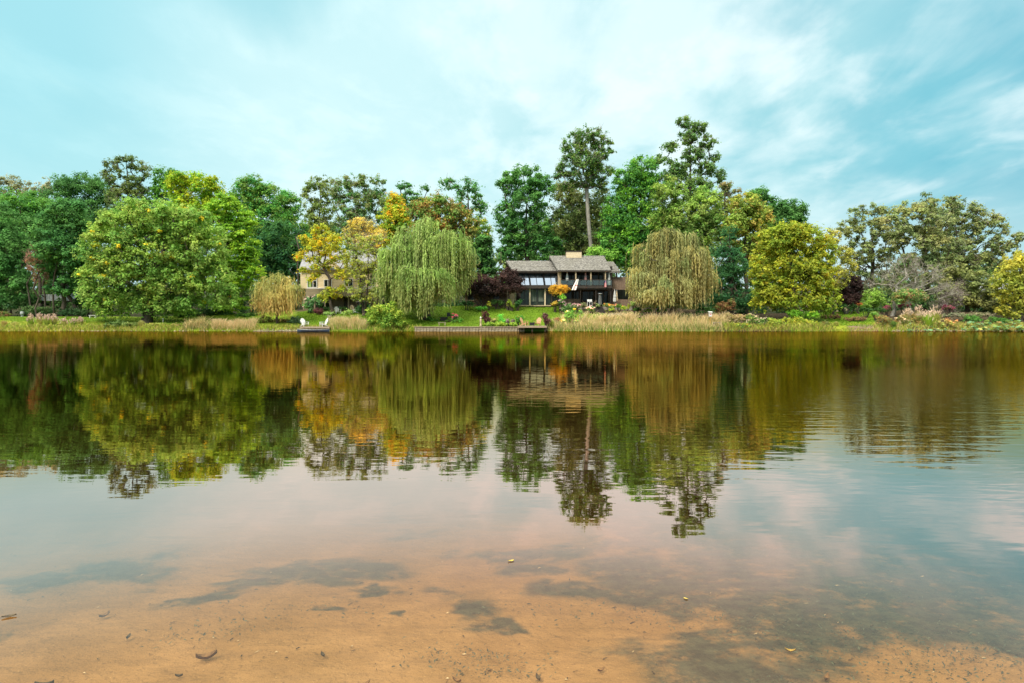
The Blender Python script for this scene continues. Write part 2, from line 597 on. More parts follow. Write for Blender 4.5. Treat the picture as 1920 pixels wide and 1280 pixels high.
def ground_mat():
    m, b, o = new_mat('ground')
    p = b.n('ShaderNodeBsdfPrincipled')
    g = b.n('ShaderNodeNewGeometry')
    a = b.n('ShaderNodeAttribute', attribute_name='Col')
    P = g.outputs['Position']
    sp = b.n('ShaderNodeSeparateXYZ')
    b.put(sp.inputs[0], P)
    f = b.noise(P, 0.7, 8, 0.65)
    f2 = b.noise(P, 6.0, 4, 0.65)
    land = b.mix(b.ss(f, 0.38, 0.62, 0.35, 1.0), b.mix(0.5, a.outputs['Color'], (0.03, 0.04, 0.01)), a.outputs['Color'])
    land = b.mix(b.ss(f2, 0.45, 0.7, 0, 0.35), land, b.mix(1.0, land, (0.5, 0.5, 0.5), 'MULTIPLY'))
    # lake bed: orange sand, gravel specks, dark grey-green weed mats
    Pf = b.mapping(P, scale=(1, 1, 0))
    s1 = b.noise(Pf, 2.2, 5, 0.6)
    s2 = b.noise(Pf, 28.0, 3, 0.7)
    s3 = b.noise(b.mapping(P, scale=(1, 1, 0), loc=(4, 2, 0)), 75.0, 2, 0.6)
    sand = b.mix(b.ss(s1, 0.3, 0.7), (0.29, 0.172, 0.073), (0.395, 0.24, 0.112))
    sand = b.mix(b.ss(s2, 0.56, 0.70, 0, 0.6), sand, (0.19, 0.11, 0.055))
    s4 = b.noise(b.mapping(P, scale=(1.0, 3.2, 0), rot=(0, 0, 0.25)), 3.0, 5, 0.6, 0.6)
    sand = b.mix(b.ss(s4, 0.48, 0.64, 0, 0.5), sand, (0.27, 0.165, 0.08))
    sand = b.mix(b.ss(s3, 0.66, 0.74, 0, 0.6), sand, (0.80, 0.55, 0.28))
    mask_n = b.noise(b.mapping(P, scale=(0.8, 1.0, 0), rot=(0, 0, math.radians(22)), loc=(2.3, 0.4, 0)), 0.8, 8, 0.62, 0.3)
    # more weed to the east of the camera and further out
    bias = b.math('ADD', b.ss(sp.outputs[0], -0.8, 2.6, -0.03, 0.17), b.ss(sp.outputs[1], 2.6, 5.5, -0.09, 0.055))
    lm = b.math('ADD', mask_n, bias)
    WP = [(-2.25, 4.64, 0.255, 0.15, 25), (-2.11, 4.83, 0.255, 0.135, 25), (-1.95, 5.1, 0.297, 0.195, 15), (-1.69, 5.42, 0.425, 0.3, 0), (-1.2, 5.48, 0.468, 0.33, 0), (-1.45, 5.15, 0.255, 0.18, 0), (-1.05, 5.0, 0.136, 0.15, 0), (-1.25, 4.56, 0.128, 0.075, 10), (-0.8, 4.46, 0.085, 0.075, -20), (-0.25, 4.56, 0.153, 0.33, 0), (-0.08, 4.29, 0.187, 0.15, -20), (0.0, 4.22, 0.128, 0.09, -20), (0.51, 5.0, 0.468, 0.27, 0), (1.0, 4.9, 0.51, 0.33, 0), (0.95, 5.54, 0.51, 0.45, 0), (1.75, 5.1, 0.468, 0.33, -10), (1.64, 5.66, 0.51, 0.375, 0), (2.3, 4.9, 0.51, 0.42, -15), (2.41, 4.48, 0.595, 0.42, -20), (2.71, 4.18, 0.51, 0.33, -15), (3.35, 4.81, 0.68, 0.45, 0), (1.49, 4.06, 0.221, 0.135, -15), (1.7, 4.04, 0.128, 0.12, 0), (1.77, 3.78, 0.17, 0.09, 0), (3.42, 5.54, 0.68, 0.45, 0), (2.96, 3.99, 0.34, 0.3, 0), (0.13, 5.54, 0.34, 0.225, 0), (-3.4, 5.37, 0.34, 0.15, 0), (-3.66, 5.2, 0.255, 0.15, 0)]
    dist = b.vmath('ADD', P, b.vmath('SCALE', b.vmath('SUBTRACT', b.n_col(Pf, 3.2), (0.5, 0.5, 0.5)), scale=0.55))
    acc = None
    for (wx, wy, rx, ry, rot) in WP:
        nd = b.n('ShaderNodeMapping', vector_type='TEXTURE')
        b.put(nd.inputs['Vector'], dist)
        nd.inputs['Location'].default_value = (wx, wy, 0)
        nd.inputs['Rotation'].default_value = (0, 0, math.radians(rot))
        nd.inputs['Scale'].default_value = (rx, ry, 1000)
        L_ = b.ss(b.vmath('LENGTH', nd.outputs[0]), 0.55, 1.15, 1.0, 0.0)
        acc = L_ if acc is None else b.math('MAXIMUM', acc, L_)
    weedmask = b.math('MULTIPLY', b.math('MAXIMUM', acc, b.ss(lm, 0.54, 0.64)), b.ss(b.noise(Pf, 4.0, 7, 0.7), 0.30, 0.50, 0.25, 1.0))
    wcol = b.mix(b.ss(b.noise(Pf, 9, 5, 0.7), 0.35, 0.65), (0.03, 0.04, 0.038), (0.075, 0.09, 0.07))
    bed = b.mix(b.math('MULTIPLY', weedmask, 0.88), sand, wcol)
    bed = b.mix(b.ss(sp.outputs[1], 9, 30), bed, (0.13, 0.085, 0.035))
    isbed = b.math('MULTIPLY', b.math('LESS_THAN', sp.outputs[1], 89.0), b.math('LESS_THAN', sp.outputs[2], 0.6))
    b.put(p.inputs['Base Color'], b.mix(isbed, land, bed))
    p.inputs['Roughness'].default_value = 0.95
    p.inputs['Specular IOR Level'].default_value = 0.1
    bp = b.n('ShaderNodeBump')
    bp.inputs['Distance'].default_value = 0.06
    b.put(bp.inputs['Height'], b.math('ADD', b.math('MULTIPLY', f2, 1.0), b.math('MULTIPLY', s2, 0.12)))
    b.put(p.inputs['Normal'], bp.outputs[0])
    b.nt.links.new(p.outputs[0], o.inputs[0])
    return m


M['ground'] = ground_mat()
V = np.stack([GX, GY, GZ], -1).reshape(-1, 3)
tag(np_obj('ground', V, GF, M['ground'], C=C, smooth=True), 'lake bed and grassy far bank in one continuous sheet', 'ground', kind='structure')


# water: closed body so that depth tints what is seen through it
def water_mat():
    m, b, o = new_mat('water')
    g = b.n('ShaderNodeNewGeometry')
    P = g.outputs['Position']
    sp = b.n('ShaderNodeSeparateXYZ')
    b.put(sp.inputs[0], P)
    # wind patches
    big = b.noise(b.mapping(P, scale=(0.6, 1, 0)), 0.10, 3, 0.5)
    wind = b.ss(big, 0.40, 0.65, 0.45, 1.25)
    east = b.ss(sp.outputs[0], -1.0, 9.0, 0.8, 2.0)
    dx = b.math('SUBTRACT', sp.outputs[0], b.math('MULTIPLY', sp.outputs[1], 0.60))
    patch = b.math('MULTIPLY', b.ss(b.math('ABSOLUTE', dx), 1.0, 5.0, 1.0, 0.0),
                   b.math('MULTIPLY', b.ss(sp.outputs[1], 9.5, 15.0), b.ss(sp.outputs[1], 20.0, 27.0, 1.0, 0.0)))
    near = b.ss(sp.outputs[1], 3.0, 9.0, 0.30, 1.0)
    far_ = b.ss(sp.outputs[1], 12.0, 60.0, 1.0, 1.5)
    amp = b.math('MULTIPLY', b.math('MULTIPLY', wind, east), b.math('MULTIPLY', near, far_))
    w1 = b.noise(b.mapping(P, scale=(0.55, 1.7, 0), rot=(0, 0, math.radians(7))), 1.9, 2, 0.5, 0.3)
    w2 = b.noise(b.mapping(P, scale=(0.45, 1.3, 0), rot=(0, 0, math.radians(-10))), 5.5, 2, 0.5)
    w3 = b.noise(b.mapping(P, scale=(0.6, 1.2, 0)), 16.0, 2, 0.5)
    h = b.math('ADD', b.math('MULTIPLY', w1, 0.0034), b.math('MULTIPLY', w2, 0.0009))
    h = b.math('MULTIPLY', h, amp)
    h = b.math('ADD', h, b.math('MULTIPLY', b.math('MULTIPLY', w3, patch), 0.0022))
    h = b.math('ADD', h, b.math('MULTIPLY', b.math('MULTIPLY', w2, patch), 0.0050))
    bp = b.n('ShaderNodeBump')
    bp.inputs['Strength'].default_value = 1.0
    bp.inputs['Distance'].default_value = 1.0
    b.put(bp.inputs['Height'], h)
    fr = b.n('ShaderNodeFresnel')
    fr.inputs['IOR'].default_value = 1.33
    b.put(fr.inputs['Normal'], bp.outputs[0])
    gl = b.n('ShaderNodeBsdfGlossy')
    b.put(gl.inputs[0], b.mix(b.ss(fr.outputs[0], 0.26, 0.48), (1.0, 0.67, 0.575), (0.58, 0.42, 0.17)))  # reflection colour painted in: sky warmed, tree reflections darkened at grazing angles
    gl.inputs['Roughness'].default_value = 0.012
    b.put(gl.inputs['Normal'], bp.outputs[0])
    tr = b.n('ShaderNodeBsdfTransparent')
    b.put(tr.inputs[0], (0.97, 0.97, 0.95))
    df = b.n('ShaderNodeBsdfDiffuse')
    b.put(df.inputs[0], (0.27, 0.115, 0.035))
    under = b.n('ShaderNodeMixShader')
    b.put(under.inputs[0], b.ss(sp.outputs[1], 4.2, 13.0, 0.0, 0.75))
    b.nt.links.new(tr.outputs[0], under.inputs[1])
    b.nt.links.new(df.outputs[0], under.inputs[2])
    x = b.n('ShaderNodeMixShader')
    # reflection boosted past Fresnel at glancing angles to brighten the mirrored sky
    ex = b.ss(fr.outputs[0], 0.08, 0.22, 1.5, 6.5)
    b.put(x.inputs[0], b.math('SUBTRACT', 1.0, b.math('POWER', b.math('SUBTRACT', 1.0, fr.outputs[0]), ex)))
    b.nt.links.new(under.outputs[0], x.inputs[1])
    b.nt.links.new(gl.outputs[0], x.inputs[2])
    # seen from below: clear
    x2 = b.n('ShaderNodeMixShader')
    b.put(x2.inputs[0], g.outputs['Backfacing'])
    b.nt.links.new(x.outputs[0], x2.inputs[1])
    tr2 = b.n('ShaderNodeBsdfTransparent')
    b.nt.links.new(tr2.outputs[0], x2.inputs[2])
    b.nt.links.new(x2.outputs[0], o.inputs[0])
    va = b.n('ShaderNodeVolumeAbsorption')
    b.put(va.inputs[0], (0.62, 0.45, 0.10))
    va.inputs['Density'].default_value = 1.25
    b.nt.links.new(va.outputs[0], o.inputs[1])
    return m


M['water'] = water_mat()
wb = MB()
wb.box(-2400, 2400, -60, 95.5, -4.0, 0.0)
tag(wb.build('water', M['water']), 'calm lake water with tree reflections, clear over sand close by', 'lake', kind='structure')

# ------------------------------------------------------------------ vegetation
GREEN = [(0.085, 0.20, 0.025), (0.11, 0.25, 0.035), (0.07, 0.16, 0.03)]
TEAL = [(0.058, 0.145, 0.038), (0.075, 0.175, 0.045), (0.05, 0.12, 0.032)]
EMER = [(0.062, 0.165, 0.038), (0.09, 0.205, 0.045), (0.05, 0.13, 0.035)]
BRIGHT = [(0.10, 0.235, 0.025), (0.135, 0.28, 0.03), (0.08, 0.19, 0.025)]
YGREEN = [(0.26, 0.36, 0.025), (0.20, 0.32, 0.03), (0.30, 0.35, 0.03)]
YELLOW = [(0.52, 0.40, 0.03), (0.42, 0.38, 0.03), (0.34, 0.33, 0.04)]
GOLD = [(0.36, 0.32, 0.02), (0.34, 0.34, 0.025), (0.24, 0.28, 0.03), (0.38, 0.29, 0.02), (0.28, 0.30, 0.03)]
OLIVE = [(0.13, 0.18, 0.045), (0.17, 0.22, 0.055), (0.11, 0.15, 0.04)]
OLIVE2 = [(0.16, 0.18, 0.055), (0.19, 0.21, 0.07), (0.14, 0.15, 0.06)]
GREYOL = [(0.20, 0.20, 0.10), (0.15, 0.17, 0.08), (0.24, 0.22, 0.11)]
DKGREEN = [(0.035, 0.085, 0.022), (0.05, 0.11, 0.025), (0.03, 0.07, 0.025)]
RUST = [(0.25, 0.14, 0.04), (0.22, 0.17, 0.045), (0.15, 0.17, 0.04), (0.12, 0.17, 0.04)]
REDBR = [(0.24, 0.11, 0.07), (0.20, 0.12, 0.06)]
PURPLE = [(0.045, 0.024, 0.022), (0.06, 0.032, 0.027), (0.035, 0.022, 0.018)]
TAN = [(0.48, 0.36, 0.15), (0.40, 0.32, 0.12), (0.52, 0.42, 0.20)]
SAGE = [(0.23, 0.33, 0.10), (0.28, 0.38, 0.11), (0.20, 0.29, 0.09)]
WILLOW_G = [(0.19, 0.27, 0.07), (0.25, 0.33, 0.09), (0.14, 0.22, 0.05), (0.22, 0.28, 0.09)]
WILLOW_Y = [(0.20, 0.21, 0.08), (0.25, 0.245, 0.095), (0.16, 0.185, 0.065), (0.28, 0.25, 0.085)]
BROWN = [(0.16, 0.085, 0.04), (0.12, 0.07, 0.035), (0.20, 0.12, 0.05)]
PINK = [(0.42, 0.22, 0.24), (0.46, 0.29, 0.29), (0.10, 0.22, 0.05)]
MAGENTA = [(0.30, 0.07, 0.12), (0.24, 0.06, 0.09), (0.10, 0.16, 0.05)]
LILAC = [(0.46, 0.34, 0.42), (0.40, 0.28, 0.36)]
LIME = [(0.24, 0.32, 0.04), (0.18, 0.27, 0.04), (0.30, 0.34, 0.05)]
ORANGE = [(0.42, 0.25, 0.03), (0.44, 0.29, 0.03), (0.30, 0.20, 0.03)]


def unit(n, rng):
    v = rng.normal(size=(n, 3))
    return v / np.linalg.norm(v, axis=1, keepdims=True)


def cards(pos, nrm, size, asp, col, rng, tang=None):
    """leaf-shaped quads: one rhombus per leaf spray"""
    n = len(pos)
    if tang is None:
        r = unit(n, rng)
        tang = np.cross(nrm, r)
    else:
        tang = tang - nrm * np.sum(tang * nrm, 1, keepdims=True)
    tang /= np.linalg.norm(tang, axis=1, keepdims=True) + 1e-9
    bit = np.cross(nrm, tang)
    s = np.asarray(size).reshape(-1, 1)
    V = np.empty((n, 4, 3))
    V[:, 0] = pos - tang * s
    V[:, 1] = pos + bit * s * asp + nrm * s * 0.18
    V[:, 2] = pos + tang * s
    V[:, 3] = pos - bit * s * asp + nrm * s * 0.18
    F = np.arange(n * 4).reshape(n, 4)
    return V.reshape(-1, 3), F, np.repeat(col, 4, axis=0)


def pick(pal, n, rng):
    p = np.array(pal)
    return p[rng.integers(0, len(p), n)]


def clump_leaves(cen, rad, per, pal, size, rng, flat=0.75, asp=0.55, up=0.55, rnd=0.75, jit=0.2, hang=0.0):
    rnd *= 0.62
    """leaves filling many small puffs; returns V,F,C"""
    nC = len(cen)
    ccol = pick(pal, nC, rng) * rng.uniform(0.8, 1.2, (nC, 1))
    k = np.repeat(np.arange(nC), per)
    n = len(k)
    d = unit(n, rng)
    rr = np.minimum(np.abs(rng.normal(0.60, 0.30, n)), 1.6)
    off = d * (rr * rad[k])[:, None] * rng.uniform(0.6, 1.45, (nC, 3))[k]
    off[:, 2] *= flat
    off[:, 2] -= hang * rr * rad[k]
    pos = cen[k] + off
    nr = d * 0.8 + np.array((0, 0, up)) + unit(n, rng) * rnd
    nr /= np.linalg.norm(nr, axis=1, keepdims=True)
    c = np.where(rng.random((n, 1)) < 0.75, ccol[k], pick(pal, n, rng)) * rng.uniform(1 - jit, 1 + jit, (n, 1))
    # boughs differ in ripeness: slow drift of leaf colour through the crown
    sw = np.sin(pos[:, :1] * 0.9 + pos[:, 2:] * 0.7 + rad[0] * 9) * 0.5 + np.sin(pos[:, :1] * 0.35 - pos[:, 2:] * 1.1) * 0.5
    c = c * (1 + sw * np.array([[0.20, 0.10, 0.02]]))
    return cards(pos, nr, size * rng.uniform(0.6, 1.35, n), asp, c, rng)


def skeleton(base, top, targets, rng, r0=0.3, n_trunk=7, k_up=0.6, first=0.0, wob=0.25, down=0.5):
    """branch network from the trunk to the clump centres; pipe-model radii"""
    base = np.array(base, float)
    top = np.array(top, float)
    nodes, par = [], []
    for i in range(n_trunk + 1):
        t = i / n_trunk
        p = base * (1 - t) + top * t
        if 0 < i: p = p + rng.normal(0, wob, 3) * np.array((1, 1, 0.3)) * (0.3 + t)
        nodes.append(p)
        par.append(i - 1)
    order = np.argsort(np.linalg.norm(targets - (base * 0.4 + top * 0.6), axis=1))
    tip = []
    minz = base[2] + first * (top[2] - base[2])
    for j in order:
        tg = targets[j]
        N = np.array(nodes)
        dv = tg - N
        dist = np.linalg.norm(dv, axis=1)
        pen = np.where(N[:, 2] > tg[2] - k_up * 0.5 * dist + 0.2, dist * down + 1.0, 0)
        pen = pen + np.where(N[:, 2] < minz, 50, 0)
        b = int(np.argmin(dist + pen))
        mid = N[b] * 0.5 + tg * 0.5 + rng.normal(0, 0.10, 3) * dist[b]
        mid[2] += 0.06 * dist[b]
        nodes.append(mid)
        par.append(b)
        nodes.append(tg)
        par.append(len(nodes) - 2)
        tip.append(len(nodes) - 1)
    w_ = np.ones(len(nodes)) * 0.5
    for i in range(len(nodes) - 1, 0, -1):
        w_[par[i]] += w_[i]
    r = r0 * (w_ / w_[0]) ** 0.46
    return np.array(nodes), np.array(par), r


def skel_mesh(nodes, par, r, n=5, flare=1.35):
    Vs, Fs = [], []
    ang = np.arange(n) * 2 * PI / n
    k = 0
    for i in range(1, len(nodes)):
        a, b = nodes[par[i]], nodes[i]
        t = b - a
        L = np.linalg.norm(t)
        if L < 1e-4: continue
        t /= L
        u = np.cross(t, (0.31, 0.87, 0.21))
        u /= np.linalg.norm(u)
        v = np.cross(t, u)
        ring = np.cos(ang)[:, None] * u + np.sin(ang)[:, None] * v
        ra = min(r[par[i]], r[i] * 1.35) if par[i] != i - 1 or i > 8 else r[par[i]]
        if par[i] == 0: ra = r[0] * flare
        Vs.append(a + ring * ra - t * ra * 0.3)
        Vs.append(b + ring * r[i])
        for q in range(n):
            Fs.append((k + q, k + (q + 1) % n, k + n + (q + 1) % n, k + n + q))
        k += 2 * n
    return np.concatenate(Vs), np.array(Fs)


def twigs(cen, rad, per, col, rng, w0=0.035):
    """thin bare shoots radiating from the branch tips"""
    n = len(cen) * per
    k = np.repeat(np.arange(len(cen)), per)
    d = unit(n, rng) + np.array((0, 0, 0.25))
    d /= np.linalg.norm(d, axis=1, keepdims=True)
    L = rad[k] * rng.uniform(0.5, 1.3, n)
    pos = cen[k] + d * (L * 0.5)[:, None] + rng.normal(0, 0.2, (n, 3)) * rad[k][:, None]
    nr = unit(n, rng)
    tang = d
    nr = np.cross(tang, nr)
    nr /= np.linalg.norm(nr, axis=1, keepdims=True)
    c = np.array(col) * rng.uniform(0.7, 1.25, (n, 1))
    s = L * 0.5
    V = np.empty((n, 4, 3))
    bit = np.cross(nr, tang)
    V[:, 0] = pos - tang * s[:, None] - bit * w0
    V[:, 1] = pos - tang * s[:, None] + bit * w0
    V[:, 2] = pos + tang * s[:, None] + bit * w0 * 0.3
    V[:, 3] = pos + tang * s[:, None] - bit * w0 * 0.3
    return V.reshape(-1, 3), np.arange(n * 4).reshape(n, 4), np.repeat(c, 4, axis=0)


def lobe_points(lobes, Y, cr, dens, rng, hollow=0.45, depth=0.9):
    """clump centres through the volume of the crown; each lobe is an ellipsoid with its own depth"""
    out = []
    for L in lobes:
        px, py, rx, ry = L[:4]
        dY = L[4] if len(L) > 4 else rng.uniform(-0.25, 0.25) * rx / 1280 * Y
        y0 = Y + dY
        c = np.array(at(px, py, y0))
        Rx, Rz = rx / 1280 * y0, ry / 1280 * y0
        Ry = Rx * depth
        Rx, Rz = max(Rx - cr * 0.6, 0.2), max(Rz - cr * 0.5, 0.2)
        n = max(3, int(dens * (Rx * Ry * Rz) ** (2 / 3) / (cr * cr) * 4.2))
        d = unit(n, rng)
        # uneven outline
        ph = rng.uniform(0, 6.28, 3)
        lump = 1 + 0.24 * np.sin(3.1 * d[:, 0] * 2 + ph[0]) * np.cos(2.7 * d[:, 2] * 2 + ph[1]) + 0.10 * np.sin(7 * d[:, 1] + ph[2])
        rr = (hollow + (1 - hollow) * rng.random(n) ** 0.6) * lump
        out.append(c + d * rr[:, None] * np.array((Rx, Ry, Rz)))
    return np.concatenate(out)


def tree(name, label, cat, Y, lobes, base_px, pal, cr=1.3, dens=1.0, per=95, leaf=0.215, flat=0.75, r0=0.32, bark='bark',
         top=None, first=0.25, group=None, seed=0, up=0.55, rnd=0.75, asp=0.55, hollow=0.45, wob=0.25, accents=None, bare=0, hang=0.0, depth=0.9, topw=None, n_stems=1, jit=0.22, twigcol=(0.22, 0.19, 0.16), tw=0.035):
    rng = np.random.default_rng(seed + int(Y * 7) + int(base_px))
    if cr > 0.6:
        cr, per = cr * 0.80, int(per * (0.72 if leaf < 0.21 else 1.08))
    base = np.array(gp(base_px, Y, -0.15))
    pts = lobe_points(lobes, Y, cr, dens, rng, hollow, depth)
    pts = pts[pts[:, 2] > gz(pts[:, 0], pts[:, 1]) + 0.3 * cr]
    if top is None:
        hi = min(lobes, key=lambda L: L[1] - L[3])
        tp = np.array(at(hi[0], hi[1] - hi[3] * 0.35, Y))
    else:
        tp = np.array(at(top[0], top[1], Y))
    root = thing(name, label, cat, tuple(base), group)
    nodes, par, r = skeleton(base, tp, pts, rng, r0, first=first, wob=wob)
    V, F = skel_mesh(nodes, par, r)
    if n_stems > 1:
        VV, FF, k = [V], [F], len(V)
        for s in range(n_stems - 1):
            b2 = base + np.array((rng.uniform(-0.6, 0.6), rng.uniform(-0.4, 0.4), 0))
            t2 = pts[rng.integers(len(pts))]
            m_ = (b2 + t2) / 2 + np.array((rng.uniform(-.6, .6), 0, 0))
            v_, f_ = skel_mesh(np.array([b2, m_, t2]), np.array([-1, 0, 1]), np.array([r0 * .8, r0 * .55, r0 * .15]))
            VV.append(v_); FF.append(f_ + k); k += len(v_)
        V, F = np.concatenate(VV), np.concatenate(FF)
    np_obj('trunk', V - base, F, M[bark], root, smooth=True)
    rad = cr * rng.uniform(0.65, 1.3, len(pts))
    parts = []
    if per:
        pl = list(pal)
        V, F, C = clump_leaves(pts, rad, per, pl, leaf, rng, flat, asp, up, rnd, jit, hang)
        parts.append((V, F, C))
        # loose outer sprays between the puffs keep the outline feathery
        lo_ = lobe_points(lobes, Y, cr * 0.5, dens * (0.40 if dens > 0.85 else 0.20), rng, 0.75, depth)
        lo_ = lo_[lo_[:, 2] > gz(lo_[:, 0], lo_[:, 1]) + 0.4]
        parts.append(clump_leaves(lo_, np.full(len(lo_), cr * 0.75), max(per // 6, 6), pl, leaf * 0.9, rng, 0.8, asp, up, rnd, jit, hang))
        if accents:
            apal, frac = accents
            sel = pts[rng.random(len(pts)) < frac]
            if len(sel):
                sel = sel + unit(len(sel), rng) * cr * 0.5
                parts.append(clump_leaves(sel, np.full(len(sel), cr * 0.55), max(per // 4, 6), apal, leaf, rng, flat, asp, up, rnd))
    if bare:
        parts.append(twigs(pts, rad * 1.2, bare, twigcol, rng, tw))
    k, VV, FF, CC = 0, [], [], []
    for V, F, C in parts:
        VV.append(V); FF.append(F + k); CC.append(C); k += len(V)
    np_obj('crown', np.concatenate(VV) - base, np.concatenate(FF), M['leaf'], root, C=np.concatenate(CC))
    return root


def willow(label, Y, lobes, base_px, bottom, pal, bunches=110, strands=11, wid=0.07, seed=0, r0=0.4, tips=None, minlen=2.0, out_=0.6, group=None, spread=0.42):
    """weeping willow: bunches of hanging shoots under domed boughs"""
    rng = np.random.default_rng(seed + 500)
    base = np.array(gp(base_px, Y, -0.15))
    root = thing('willow_tree', label, 'willow', tuple(base), group)
    cen = []
    wts = np.array([L[2] * L[3] for L in lobes], float)
    wts /= wts.sum()
    for _ in range(bunches):
        L = lobes[rng.choice(len(lobes), p=wts)]
        y0 = Y + (L[4] if len(L) > 4 else 0)
        c = np.array(at(L[0], L[1], y0))
        R = np.array((L[2] / 1280 * y0, L[2] / 1280 * y0 * 0.9, L[3] / 1280 * y0))
        d = rng.normal(size=3)
        d[2] = abs(d[2]) * 0.9 - 0.25
        d /= np.linalg.norm(d)
        cen.append((c + d * R * rng.uniform(0.55, 0.95), d, R, c))
    P = np.array([c[0] for c in cen])
    cz = np.array([c[3] for c in cen])
    hi = min(lobes, key=lambda L: L[1] - L[3])
    tp = np.array(at(hi[0], hi[1], Y))
    nodes, par, r = skeleton(base, tp, P, rng, r0, first=0.25, k_up=0.2, down=0.2)
    V, F = skel_mesh(nodes, par, r)
    np_obj('trunk', V - base, F, M['bark'], root, smooth=True)
    B = len(P)
    k = np.repeat(np.arange(B), strands)
    n = len(k)
    h = (P - cz)[k][:, :2] + rng.normal(0, 0.5, (n, 2))
    h /= np.linalg.norm(h, axis=1, keepdims=True) + 1e-6
    st = P[k] + rng.normal(0, 1, (n, 3)) * np.array((spread, spread, spread * 0.5))
    px = 960 + 1280 * st[:, 0] / st[:, 1]
    zb = np.array([at(960, b, Y)[2] for b in np.interp(px, [q[0] for q in bottom], [q[1] for q in bottom])])
    bl = rng.uniform(0.0, 1.0, B)[k] * 0.7 + rng.uniform(0, 1, n) * 0.3
    full = np.maximum(st[:, 2] - zb, minlen)
    Ls = np.maximum(minlen, full * (0.20 + 0.86 * bl))
    Ls = np.minimum(Ls, np.maximum(st[:, 2] - 0.15 - gz(st[:, 0], st[:, 1]), 1.0))
    step = 0.42
    K = int(np.ceil(Ls.max() / step))
    s = (np.arange(K) + 0.5) * step
    S = np.broadcast_to(s, (n, K)) + rng.uniform(-0.15, 0.15, (n, K))
    mask = S < Ls[:, None]
    amp = rng.uniform(0.4, 1.0, n)[:, None] * out_
    ox = amp * (1 - np.exp(-S / 0.9))
    drop = S - 0.75 * (1 - np.exp(-S / 0.6))
    sway = 0.07 * np.sin(S * 0.9 + rng.uniform(0, 6.28, (n, 1)))
    X = st[:, None, 0] + h[:, None, 0] * ox + sway
    Yy = st[:, None, 1] + h[:, None, 1] * ox
    Z = st[:, None, 2] - drop
    pos = np.stack([X, Yy, Z], -1)[mask]
    m_ = len(pos)
    sl = np.exp(-S / 0.9)
    tang = np.stack([h[:, None, 0] * amp * sl / 0.9, h[:, None, 1] * amp * sl / 0.9, -(1 - 1.2 * np.exp(-S / 0.6))], -1)[mask]
    tang += rng.normal(0, 0.14, tang.shape)
    tang /= np.linalg.norm(tang, axis=1, keepdims=True) + 1e-9
    nr = np.concatenate([np.repeat(h[:, None, :], K, 1), np.full((n, K, 1), 0.35)], 2)[mask] + rng.normal(0, 0.55, (m_, 3))
    nr /= np.linalg.norm(nr, axis=1, keepdims=True)
    bc = pick(pal, B, rng) * rng.uniform(0.68, 1.25, (B, 1))
    c = np.broadcast_to((bc[k] * rng.uniform(0.85, 1.15, (n, 1)))[:, None, :], (n, K, 3))[mask] * rng.uniform(0.85, 1.15, (m_, 1))
    if tips is not None:
        f = np.clip((S / Ls[:, None] - 0.35) / 0.6, 0, 1)[mask][:, None] * rng.uniform(0.3, 1, (m_, 1))
        c = c * (1 - f) + np.array(tips) * f
    size = 0.34 * rng.uniform(0.7, 1.2, m_)
    V, F, C = cards(pos, nr, size, wid / 0.34, c, rng, tang)
    np_obj('crown', V - base, F, M['leaf'], root, C=C)
    return root


def shrub(name, label, Y, lobes, pal, leaf=0.11, per=26, cr=0.30, dens=1.0, cat='shrub', group=None, seed=0, flat=0.8, accents=None, up=0.6, stem=True, asp=0.55, bare=0, twigcol=(0.25, 0.18, 0.12)):
    """bush built of leaf puffs on short stems; lobes in photo pixels at distance Y, feet on the ground"""
    rng = np.random.default_rng(seed + int(Y * 13) + int(lobes[0][0] * 3))
    cx = sum(L[0] for L in lobes) / len(lobes)
    base = np.array(gp(cx, Y, 0))
    pts = lobe_points(lobes, Y, cr, dens, rng, 0.5, 0.9)
    g = gz(pts[:, 0], pts[:, 1])
    pts[:, 2] = np.maximum(pts[:, 2], g + cr * 0.35)
    root = thing(name, label, cat, tuple(base), group)
    nst = min(len(pts), 9)
    VV, FF, k = [], [], 0
    for i in rng.choice(len(pts), nst, replace=False):
        b0 = base + np.array(((pts[i][0] - base[0]) * 0.3, 0, -0.1))
        m_ = b0 * 0.5 + pts[i] * 0.5 + np.array((0, 0, 0.1))
        v, f = skel_mesh(np.array([b0, m_, pts[i]]), np.array([-1, 0, 1]), np.array([0.05, 0.035, 0.015]), n=4, flare=1)
        VV.append(v); FF.append(f + k); k += len(v)
    np_obj('stem', np.concatenate(VV) - base, np.concatenate(FF), M['bark'], root)
    rad = cr * rng.uniform(0.7, 1.25, len(pts))
    parts = [clump_leaves(pts, rad, per, pal, leaf, rng, flat, asp, up, 0.75, 0.25)]
    if accents:
        apal, frac = accents[:2]
        sel = pts[rng.random(len(pts)) < frac]
        if len(sel):
            # blossoms sit on the outside and the top of the bush
            sel = sel + (sel - pts.mean(0)) * 0.12 + np.array((0, 0, cr * 0.5))
            parts.append(clump_leaves(sel, np.full(len(sel), cr * 0.75), max(10, per // 2), apal, leaf * 0.9, rng, 0.6, 0.8, 0.9, 0.6))
    if bare:
        parts.append(twigs(pts, rad * 1.5, bare, twigcol, rng, 0.012))
    k, VV, FF, CC = 0, [], [], []
    for V, F, C in parts:
        VV.append(V); FF.append(F + k); CC.append(C); k += len(V)
    np_obj('foliage', np.concatenate(VV) - base, np.concatenate(FF), M['leaf'], root, C=np.concatenate(CC))
    return root


REED_ = None


